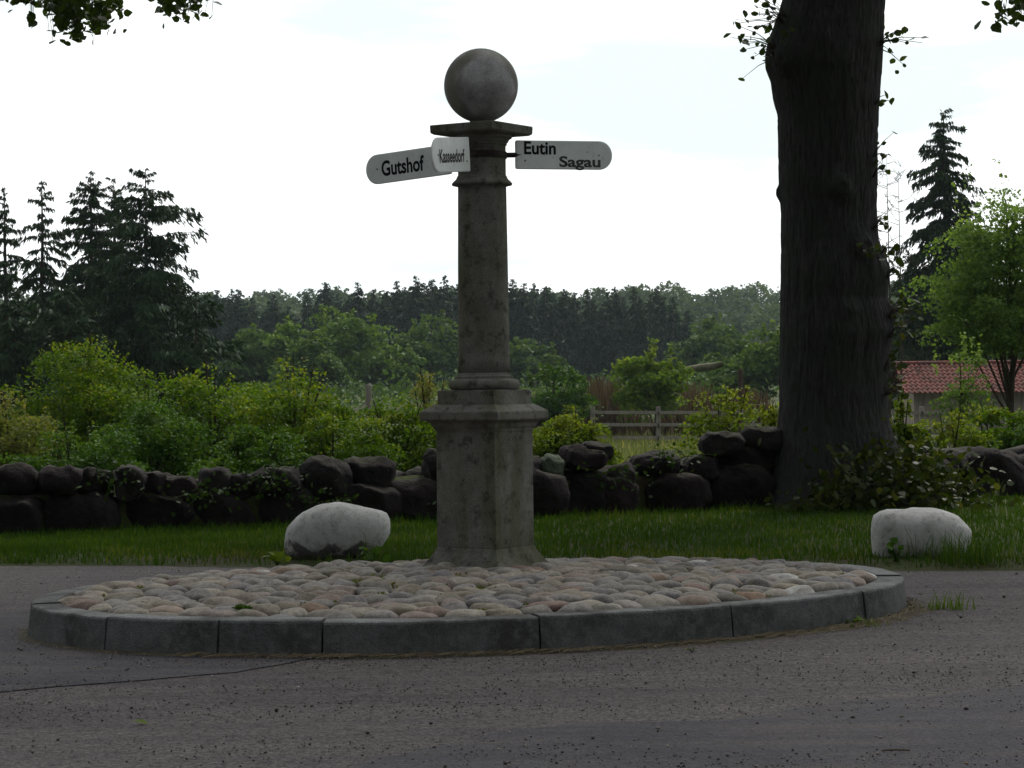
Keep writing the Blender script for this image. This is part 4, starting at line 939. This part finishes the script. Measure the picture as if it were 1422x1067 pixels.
MG = 'broadleaved trees before the far wood'
for (px, yt, wpx, d, lab) in ((468, 420, 130, 210, 'rounded green tree left of the column before the dark wood'), (598, 433, 105, 225, 'domed dark green tree close to the left side of the column'),
    (398, 445, 95, 200, 'smaller tree left of the rounded green tree before the wood'), (430, 462, 90, 190, 'low tree at the foot of the rounded green tree'), (350, 455, 90, 200, 'tree at the right flank of the left spruces'),
    (735, 470, 90, 230, 'tree showing just right of the shaft at the edge of the wood'), (1062, 445, 80, 150, 'pale green tree left of the big trunk'), (1022, 468, 90, 190, 'dim green tree at the right end of the dark wood'),
    (985, 440, 90, 250, 'round dark tree at the right corner of the conifer wood'), (1010, 505, 110, 150, 'low bush-like tree behind the lying log'), (540, 470, 90, 215, 'low dark tree between the rounded and the domed tree'),
    (1255, 440, 90, 160, 'green tree seen just right of the big trunk'), (1400, 400, 150, 150, 'green tree behind the willow at the right')):
    broadleaf(px, yt, wpx, d, lab, 'oak_pale' if px in (468, 398, 1062, 540) else 'oak', 0.0021 * d, 4200, 70, MG, low=0.06, gap=0.13)
# bare thin trees beside the big trunk
def bare_tree(px, yt, d, label, seed):
    loc, H_ = place(px, yt, d); root = tag(empty('bare_tree', loc), label, 'tree'); rg = random.Random(seed); b = MB()
    b.tube([(0, 0, -0.2), (0.05, 0, H_ * 0.5), (0, 0, H_)], [0.035, 0.02, 0.004], 6); b.build('trunk', M['bark_thin'], root)
    b = MB()
    for i in range(34):
        z0 = H_ * rg.uniform(0.25, 0.97); a = rg.uniform(0, 6.28); l_ = (H_ - z0) * 0.22 + 0.35; l_ *= rg.uniform(0.5, 1.1)
        e1 = (math.cos(a) * l_ * 0.5, math.sin(a) * l_ * 0.5, z0 + 0.15 * l_); a += rg.uniform(-.8, .8); e2 = (e1[0] + math.cos(a) * l_ * .5, e1[1] + math.sin(a) * l_ * .5, z0 + rg.uniform(-0.3, 0.9) * l_)
        b.tube([(0, 0, z0), e1, e2], [0.009, 0.006, 0.003], 4, cap=False)
        for q_ in range(4):
            t_ = rg.uniform(.3, 1); m_ = [e1[k_] * (1 - t_) + e2[k_] * t_ for k_ in range(3)]; b.tube([m_, [m_[0] + rg.uniform(-.2, .2), m_[1] + rg.uniform(-.2, .2), m_[2] + rg.uniform(-.1, .25)]], [0.006, 0.003], 3, cap=False)
    b.build('branches', M['bark_thin'], root)
bare_tree(1247, 232, 60, 'thin leafless larch against the sky right of the trunk', 4)
bare_tree(1231, 215, 58, 'leafless pole-like sapling touching the right side of the trunk', 9)

# ------------------------------------------------------------------ far conifer wood
protos = []
for v_ in range(5):
    root = empty('far_spruce', (0, 0, 0)); V, Fc, T, br = spruce_geo(14.0, [2.9, 2.2, 3.3, 2.5, 2.8][v_], 300 + v_, 34, 6, 0.55, 0.85, 0.12, 0.20, 0.45, 0.18, 0.72)
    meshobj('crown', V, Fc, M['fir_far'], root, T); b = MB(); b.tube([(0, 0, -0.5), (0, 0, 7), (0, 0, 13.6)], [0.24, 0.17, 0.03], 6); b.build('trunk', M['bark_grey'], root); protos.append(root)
tops = [(300, 405), (318, 393), (335, 398), (352, 412), (382, 416), (398, 420), (428, 408), (452, 384), (470, 402), (486, 400), (500, 396), (518, 391), (534, 398), (547, 388), (560, 392), (573, 379), (588, 390), (602, 386), (618, 390), (632, 394), (648, 392), (664, 396), (680, 392), (696, 396), (714, 390), (728, 394), (742, 400), (757, 396), (768, 402), (782, 396), (801, 400), (812, 404), (824, 402), (840, 404), (856, 398), (866, 404), (876, 401), (888, 403), (900, 400), (912, 401), (924, 408), (938, 418), (952, 432), (966, 446), (975, 462)]
used = set(); rnd = random.Random(5)
SP = {452: 'conifer standing proud of the far wood left of the column', 573: 'tallest spruce tip of the far wood left of the column', 318: 'spruce tip at the left end of the far wood beside the near spruces', 975: 'lowest conifer at the right end of the far wood'}
for i, (px, yt) in enumerate(tops):
    v_ = i % 5; d = 285 + rnd.uniform(-8, 14); loc, H_ = place(px + rnd.uniform(-4, 4), yt + rnd.choice([0, 0, 3, 8, 12, 5]), d)
    o = protos[v_] if v_ not in used else copy_tree(protos[v_]); used.add(v_)
    s_ = H_ / 14.0 * rnd.uniform(0.98, 1.06); o.location = loc; o.scale = (s_ * rnd.uniform(0.95, 1.25), s_ * rnd.uniform(0.95, 1.2), s_); o.rotation_euler.z = rnd.uniform(0, 6.28)
    tag(o, SP.get(px, 'slim dark spruce in the front row of the far wood beyond the meadow'), 'tree', 'spruces of the far wood')
# second row shows only as dark depth
V0 = []; F0 = []; T0 = []; o_ = 0
for i in range(70):
    px = 290 + i * 10.2 + rnd.uniform(-4, 4); yt = np.interp(px, [a for a, _ in tops], [b_ for _, b_ in tops]) + rnd.uniform(14, 34); d = rnd.uniform(305, 335); loc, H_ = place(px, yt, d)
    V, Fc, T, br = spruce_geo(H_, 2.9, 900 + i, 22, 5, 1.0, 0.5, 0.05, 0.02, 0.3, 0.24); V0.append(V + np.array(loc)); F0.append(Fc + o_); T0.append(T); o_ += len(V)
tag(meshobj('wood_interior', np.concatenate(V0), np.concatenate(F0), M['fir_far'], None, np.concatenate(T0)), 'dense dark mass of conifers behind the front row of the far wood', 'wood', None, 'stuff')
# distant wooded hill
rg = np.random.default_rng(44); V0 = []; F0 = []; T0 = []; o_ = 0
for i in range(560):
    d = rg.uniform(470, 720); px = rg.uniform(-150, 1600); X_ = (px - W / 2) / F * d; g_ = gz(X_, d); hgt = rg.uniform(9, 14) ; w_ = rg.uniform(7, 12)
    n = 330; u = rg.normal(size=(n, 3)); u[:, 2] += 0.5; u[:, 1] -= 0.4; u /= np.linalg.norm(u, axis=1)[:, None]; r_ = rg.uniform(0.75, 1.05, n)[:, None]
    Q = u * r_ * np.array([w_ / 2, w_ / 2, hgt * 0.42]) + np.array([X_, d, g_ + hgt * 0.56]); V, Fc = leaf_geo(Q, 1.15, 0.5, rg=rg)
    V0.append(V); F0.append(Fc + o_); o_ += len(V); T0.append(np.clip(rg.normal(0.4, 0.15, n) + rg.normal() * 0.18, 0, 1))
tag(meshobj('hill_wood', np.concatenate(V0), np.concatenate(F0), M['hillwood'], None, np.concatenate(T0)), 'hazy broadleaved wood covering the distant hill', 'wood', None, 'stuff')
# undergrowth at the foot of the far wood
Q = []; 
for i in range(150):
    px = rg.uniform(-40, 1500); d = rg.uniform(130, 275); X_ = (px - W / 2) / F * d; hh = rg.uniform(1.2, 3.2); n = 110
    Q.append(rg.normal(size=(n, 3)) * np.array([1.6, 1.2, hh * 0.3]) + np.array([X_, d, gz(X_, d) + hh * 0.45]))
leaves = leaves_obj('undergrowth', np.concatenate(Q), 0.5, M['oak'], None, 0.4); tag(leaves, 'low scrub along the meadow before the far wood', 'scrub', None, 'stuff')

# brown brushwood, lying log, posts
def brush(px, yt, wpx, d, label, n=900):
    loc, H_ = place(px, yt, d); w = wpx / ppm(d); rg2 = np.random.default_rng(int(px)); b_ = np.stack([rg2.normal(size=n) * w * 0.26, rg2.normal(size=n) * w * 0.2, np.zeros(n)], 1)
    hh = H_ * rg2.uniform(0.3, 1.0, n) * np.exp(-(b_[:, 0] / (w * 0.5)) ** 2); T_ = b_ + np.stack([rg2.normal(size=n) * 0.35, rg2.normal(size=n) * 0.35, hh], 1)
    s_ = rg2.normal(size=(n, 3)) * 0.025; V = np.stack([b_ - s_, b_ + s_, T_ + s_ * .4, T_ - s_ * .4], 1).reshape(-1, 3)
    o = meshobj('brushwood', V, np.arange(4 * n).reshape(n, 4), M['brush'], None, rg2.random(n)); o.location = loc
    tag(o, label, 'brushwood', 'brown thickets on the meadow')
brush(838, 520, 110, 98, 'brown leafless thicket left of the young green tree', 1500)
brush(960, 528, 110, 98, 'brown leafless thicket under the lying log', 1300)
brush(1040, 535, 90, 99, 'brown leafless thicket beside the lone post', 900)
brush(730, 540, 70, 96, 'brown leafless thicket showing right of the pedestal', 700)
p = P(976, 512, 97); b = MB()
b.tube([(-0.85, 0, -0.14), (-0.6, 0, -0.04), (0, 0, 0.04), (0.5, 0, 0.10), (0.85, 0, 0.20)], [0.12, 0.15, 0.17, 0.15, 0.11], 12)
o = b.build('lying_log', M['tarp'], smooth=True); o.location = p; tag(o, 'mossy log lying on brushwood beyond the rail fence', 'log')
for k_, (px, yt, yb, d, w_, lab, mt) in enumerate(((1028, 513, 560, 94, 0.2, 'lone dark wooden post right of the lying log', 'bark_red'), (511, 533, 560, 40, 0.11, 'pale wooden post end poking out of the shrubs left of the column', 'wood'))):
    p = P(px, yt, d); g_ = gz(p.x, d); b = MB(); b.tube([(0, 0, g_ - p.z - 0.1), (0.01, 0, -0.04), (0.0, 0, 0)], [w_ / 2, w_ / 2, w_ / 2.6], 10); o = b.build('wooden_post', M[mt]); o.location = p; tag(o, lab, 'post', 'wooden posts')

# ------------------------------------------------------------------ rail fence
fd = 88.0
fence = tag(empty('rail_fence', (P(900, 590, fd).x, fd, gz(P(900, 590, fd).x, fd))), 'grey wooden post and rail fence across the meadow right of the column', 'fence')
FO = fence.location.copy()
def fline(px): return fd
posts = [823, 914, 1000, 1090, 1185, 1280, 1375, 1460]
for px in posts:
    p = P(px, 565, fd) - FO; g_ = P(px, 566, fd).z; b = MB(); zt = p.z; zb_ = gz(P(px, 566, fd).x, fd) - FO.z - 0.3
    b.box((p.x, 0, (zt + zb_) / 2), (0.17, 0.14, zt - zb_)); b.build('post', M['wood'], fence, bevel=0.01)
for yr in (573, 590, 608):
    for a_, b_ in zip(posts, posts[1:]):
        pa = P(a_, yr + (a_ - 914) * 0.0015, fd) - FO; pb = P(b_, yr + (b_ - 914) * 0.0015, fd) - FO; b = MB(); L_ = pb.x - pa.x
        b.box(((pa.x + pb.x) / 2, -0.10, (pa.z + pb.z) / 2), (L_ + 0.06, 0.05, 0.12), 0.0, math.atan2(pb.z - pa.z, L_)); b.build('rail', M['wood'], fence)

# ------------------------------------------------------------------ shed with red tiles
hd = 100.0
pl = P(1270, 543, hd); gl = gz(pl.x, hd); shed = tag(empty('shed', (pl.x, hd, gl)), 'low wooden shed with red pantile roof behind the shrubs at the right', 'shed')
ev = pl.z - gl; LEN = 7.6; rise = 38 / ppm(hd); DEP = 3.6
b = MB()
for i in range(int(LEN / 0.16)):
    b.box((0.08 + i * 0.16, 0.0 + 0.01 * (i % 2), ev / 2 - 0.1), (0.15, 0.03, ev + 0.3), tint=0.5)
b.box((LEN / 2, 0.05, ev / 2), (LEN, 0.04, ev + 0.2)); b.box((0.0, DEP / 2, ev / 2 + 0.1), (0.05, DEP, ev)); b.box((LEN, DEP / 2, ev / 2 + 0.1), (0.05, DEP, ev)); b.box((LEN / 2, DEP, ev / 2), (LEN, 0.05, ev))
b.build('wall', M['barnwood'], shed)
b = MB(); b.box((LEN / 2, -0.07, ev * 0.5), (LEN, 0.05, 0.13)); b.box((LEN / 2, -0.07, ev * 0.12), (LEN, 0.05, 0.13)); b.build('rail', M['wood'], shed)
b = MB(); x0 = -0.55; nc = int((LEN + 1.1) / 0.22); nr = 8
for sgn in (0, 1):
    for r_ in range(nr):
        t0, t1 = r_ / nr, (r_ + 1) / nr
        for c_ in range(nc):
            xa = x0 + c_ * 0.22; V = []
            for (tt, dz) in ((t0 - 0.02, 0.05), (t1 + 0.01, 0.0)):
                for k_ in range(5):
                    u_ = k_ / 4; x_ = xa + u_ * 0.23; y_ = -0.35 + tt * (DEP / 2 + 0.35); 
                    if sgn: y_ = DEP - y_
                    z_ = ev - 0.08 + tt * (rise + 0.08) + dz + 0.045 * math.sin(u_ * 2 * math.pi)
                    V.append((x_, y_, z_))
            V += [(V[k_][0], V[k_][1], V[k_][2] - 0.05) for k_ in range(5)]
            b.add(V, [(k_, k_ + 1, k_ + 6, k_ + 5) for k_ in range(4)] + [(k_ + 10, k_ + 11, k_ + 1, k_) for k_ in range(4)], random.random())
rf = b.build('roof', M['tile'], shed, smooth=False)
b = MB(); b.tube([(x0, DEP / 2, ev + rise + 0.02), (x0 + LEN + 1.1, DEP / 2, ev + rise + 0.02)], 0.10, 8); b.build('ridge', M['tile'], shed)
for xe_ in (-0.02, LEN + 0.02):
    b = MB(); b.add([(xe_, 0, ev - 0.05), (xe_, DEP, ev - 0.05), (xe_, DEP / 2, ev + rise - 0.06), (xe_ + .04, 0, ev - 0.05), (xe_ + .04, DEP, ev - 0.05), (xe_ + .04, DEP / 2, ev + rise - 0.06)], [(0, 1, 2), (5, 4, 3), (0, 2, 5, 3), (1, 4, 5, 2), (0, 3, 4, 1)]); b.build('gable', M['barnwood'], shed)

# ------------------------------------------------------------------ weeds, litter, grit
def weed(px, py, z0, n, size, label, mat, hgt, name='weed', up=0.3, spread=0.05, cat='weed', narrow=False):
    x, y = G(px, py, z0); root = tag(empty(name, (x, y, z0)), label, cat); b = MB(); Q = []; Dv = []
    for i in range(n):
        a = random.uniform(0, 6.28); r = spread * random.uniform(0.4, 1.2); h = hgt * random.uniform(0.4, 1.0); q_ = (math.cos(a) * r, math.sin(a) * r, h)
        Q.append(q_); Dv.append((math.cos(a), math.sin(a), 0.4)); b.tube([(0, 0, -0.01), (q_[0] * 0.4, q_[1] * 0.4, h * 0.6), q_], [0.002, 0.0018, 0.001], 4, cap=False)
    b.build('stem', M['grass'], root); leaves_obj('leaves', Q, size, M[mat], root, up, not narrow, np.array(Dv)); return root
weed(1022, 866, 0.005, 9, 0.075, 'dark broad-leaved weed growing up the front of the kerb, right half', 'maple', 0.15, spread=0.06)
weed(343, 852, 0.16, 26, 0.040, 'small bright green weed between the cobbles at the left', 'bush_dark', 0.035, spread=0.06)
weed(1245, 780, 0.03, 16, 0.055, 'small dark weed before the right white boulder', 'bush_dark', 0.16, spread=0.07)
weed(1100, 700, 0.05, 26, 0.10, 'bright leafy weed at the left foot of the big tree', 'maple', 0.22, spread=0.16)
weed(385, 785, 0.03, 14, 0.06, 'yellowish leafy weed left of the left white boulder', 'bush_yellow', 0.08, spread=0.07)
weed(515, 790, 0.03, 16, 0.06, 'dark weed at the right foot of the left white boulder', 'bush_dark', 0.14, spread=0.10)
weed(962, 905, 0.005, 5, 0.02, 'tiny weed at the kerb foot right of the middle', 'maple', 0.02, spread=0.03)
weed(1180, 868, 0.005, 8, 0.04, 'small weed at the kerb foot near its right end', 'maple', 0.04, spread=0.05)
for i_, (px, py, n_, lab) in enumerate(((283, 690, 30, 'fern-like weed hanging on the wall left of the left white boulder'), (370, 665, 55, 'leafy weed spreading over the wall top near the shrubs with reddish tips'), (150, 668, 26, 'small pale weed between the top stones at the far left'),
        (852, 668, 30, 'weed growing from a wall joint right of the pedestal'), (930, 640, 30, 'low weed over the wall between two long top stones'), (640, 700, 40, 'weed on the wall just behind the pedestal'), (450, 705, 50, 'dark weed on the wall above the left white boulder'))):
    d_ = wd(px) - 0.45; c_ = P(px, py, d_); root = tag(empty('wall_weed', c_), lab, 'weed', 'weeds growing on the boulder wall'); b = MB(); Q = rng.normal(size=(n_ * 2, 3)) * np.array([0.16, 0.08, 0.09]) + np.array([0, 0, 0.02])
    for q_ in Q[:8]: b.tube([(0, 0.35, -0.05), tuple(q_ * 0.5 + np.array([0, 0.1, 0.03])), tuple(q_)], [0.004, 0.003, 0.002], 4, cap=False)
    b.build('stem', M['grass'], root); leaves_obj('leaves', Q, 0.045, M['ivy'], root, 0.5, True)
def grass_tuft(px, py, z0, n, h, label, spread=0.06, mat='maple'):
    x, y = G(px, py, z0); xy = np.stack([rng.normal(size=n) * spread, rng.normal(size=n) * spread], 1)
    o = blades('grass_tuft', xy, h * 0.4, h, 0.006, M[mat], '', '', 0.6, None, lambda a, b_: 0.0); o.location = (x, y, z0); del o['kind']; tag(o, label, 'grass tuft', 'grass tufts'); return o
grass_tuft(1322, 845, 0.003, 60, 0.14, 'lone grass tuft growing out of the asphalt right of the island')
grass_tuft(1306, 846, 0.003, 40, 0.07, 'short grass tuft just left of the lone asphalt tuft')
grass_tuft(1195, 868, 0.006, 50, 0.07, 'grass tuft at the kerb foot by the right joint')
grass_tuft(1290, 778, 0.03, 60, 0.30, 'tall grass tuft in front of the right white boulder', 0.10, 'grass')
grass_tuft(1345, 782, 0.03, 220, 0.32, 'dense dark grass tuft at the right end of the right white boulder', 0.13, 'grass')
grass_tuft(545, 785, 0.03, 160, 0.28, 'tall grass tuft at the right end of the left white boulder', 0.10, 'grass')
grass_tuft(478, 788, 0.03, 80, 0.12, 'low grass tuft under the left white boulder', 0.12, 'grass')
# litter
x, y = G(1245, 1047); b = MB(); b.tube([(-0.05, 0, 0.008), (0, 0.002, 0.010), (0.045, 0, 0.008)], 0.0035, 6); o = b.build('stick', M['straw']); o.location = (x, y, 0.004); tag(o, 'short pale stick lying on the road at the lower right', 'stick')
x, y = G(195, 1007); o = leaves_obj('fallen_leaf', [(0, 0, 0)], np.array([0.06]), M['bush_yellow'], None, 8.0, True); o.location = (x, y, 0.012); tag(o, 'yellow-green fallen leaf on the road at the lower left', 'leaf')
# loose grit on the road and under the kerb
bmi = bmesh.new(); bmesh.ops.create_icosphere(bmi, subdivisions=1, radius=1); PV = np.array([v.co[:] for v in bmi.verts]); PF = np.array([[v.index for v in f.verts] for f in bmi.faces]); bmi.free()
def grit(name, XY, smin, smax, mat, label, z=0.005):
    n = len(XY); s_ = smin * (smax / smin) ** (rng.random(n) ** 2.2); V = PV[None] * s_[:, None, None] * rng.uniform(0.6, 1.3, (n, 1, 3)) * rng.uniform(0.8, 1.2, (n, len(PV), 1)) * np.array([1, 1, 0.7])
    V = V + np.stack([XY[:, 0], XY[:, 1], z + s_ * 0.25], 1)[:, None]; Fc = PF[None] + (np.arange(n) * len(PV))[:, None, None]
    tag(meshobj(name, V.reshape(-1, 3), Fc.reshape(-1, 3), mat, None, np.repeat(rng.random(n), len(PF))), label, 'grit', None, 'stuff')
XN = rng.uniform(-3.4, 3.4, 26000); YN = rng.uniform(6.6, 10.9, 26000); kn = np.array([mnoise.noise(Vector((a * 0.5, b_ * 1.6, 3))) for a, b_ in zip(XN, YN)]) + rng.normal(size=26000) * 0.18 > 0.05
grit('road_chippings', np.stack([XN, YN], 1)[kn], 0.0018, 0.0055, M['road_stone'], 'dark loose chippings in drifts over the worn asphalt')
t_ = rng.uniform(0, 2 * np.pi, 2600); o__ = 0.01 + np.abs(rng.normal(size=2600)) * 0.07; XY = np.array([isl(a, b_) for a, b_ in zip(t_, o__)])
X2 = rng.uniform(-3.2, 3.2, 2600); Y2 = rng.uniform(7.0, 10.8, 2600); X3 = rng.uniform(1.9, 4.2, 1500); Y3 = rng.normal(12.3, 0.9, 1500)
grit('road_grit', np.concatenate([XY, np.stack([X2, Y2], 1), np.stack([X3, Y3], 1)]), 0.0015, 0.007, M['cobble'], 'fine loose grit scattered on the asphalt and along the kerb foot')
X2 = rng.uniform(-3.6, 3.8, 330); Y2 = 7.0 + 9 * rng.random(330) ** 1.2
k_ = np.array([not inside(a, b_, -0.3) for a, b_ in zip(X2, Y2)])
grit('road_crumbs', np.stack([X2, Y2], 1)[k_], 0.004, 0.010, M['iron'], 'scattered dark crumbs and seeds on the asphalt')
# straw and twigs along the kerb foot
n = 700; t_ = np.concatenate([rng.uniform(-1.0, 0.35, 420), rng.uniform(-2.2, -1.0, 280)]); b_ = 0.02 + np.abs(rng.normal(size=n)) * 0.05; XY = np.array([isl(a, c_) for a, c_ in zip(t_, b_)]); tg = np.array([isl(a + 0.01, c_) for a, c_ in zip(t_, b_)]) - XY; tg /= np.linalg.norm(tg, axis=1)[:, None]
tg += rng.normal(size=tg.shape) * 0.35; ln = rng.uniform(0.02, 0.09, n)[:, None]; B_ = np.hstack([XY - tg * ln / 2, np.full((n, 1), 0.012)]); E_ = np.hstack([XY + tg * ln / 2, np.full((n, 1), 0.014) + rng.random((n, 1)) * 0.012]); s_ = np.hstack([-tg[:, 1:2], tg[:, :1], np.zeros((n, 1))]) * 0.0016 + np.array([0, 0, 0.0016])
V = np.stack([B_ - s_, B_ + s_, E_ + s_, E_ - s_], 1).reshape(-1, 3); tag(meshobj('straw_litter', V, np.arange(4 * n).reshape(n, 4), M['straw'], None, rng.random(n)), 'thin line of straw and twigs lying along the kerb foot', 'litter', None, 'stuff')

# ------------------------------------------------------------------ haze: one closed box of thin air round everything
HAZE = 0.00011
if HAZE > 0:
    m, t, out = mat_new('haze_air'); pv = node(t, 'ShaderNodeVolumePrincipled', {'Color': (0.74, 0.90, 1.0, 1), 'Density': HAZE, 'Anisotropy': 0.2}); t.links.new(pv.outputs[0], out.inputs['Volume'])
    b = MB(); b.box((0, 40, 22.0), (2900, 2960, 60.0)); o = b.build('haze', m); o['kind'] = 'stuff'; o['label'] = 'thin pale haze in the air over the meadow and hill'; o['category'] = 'haze'
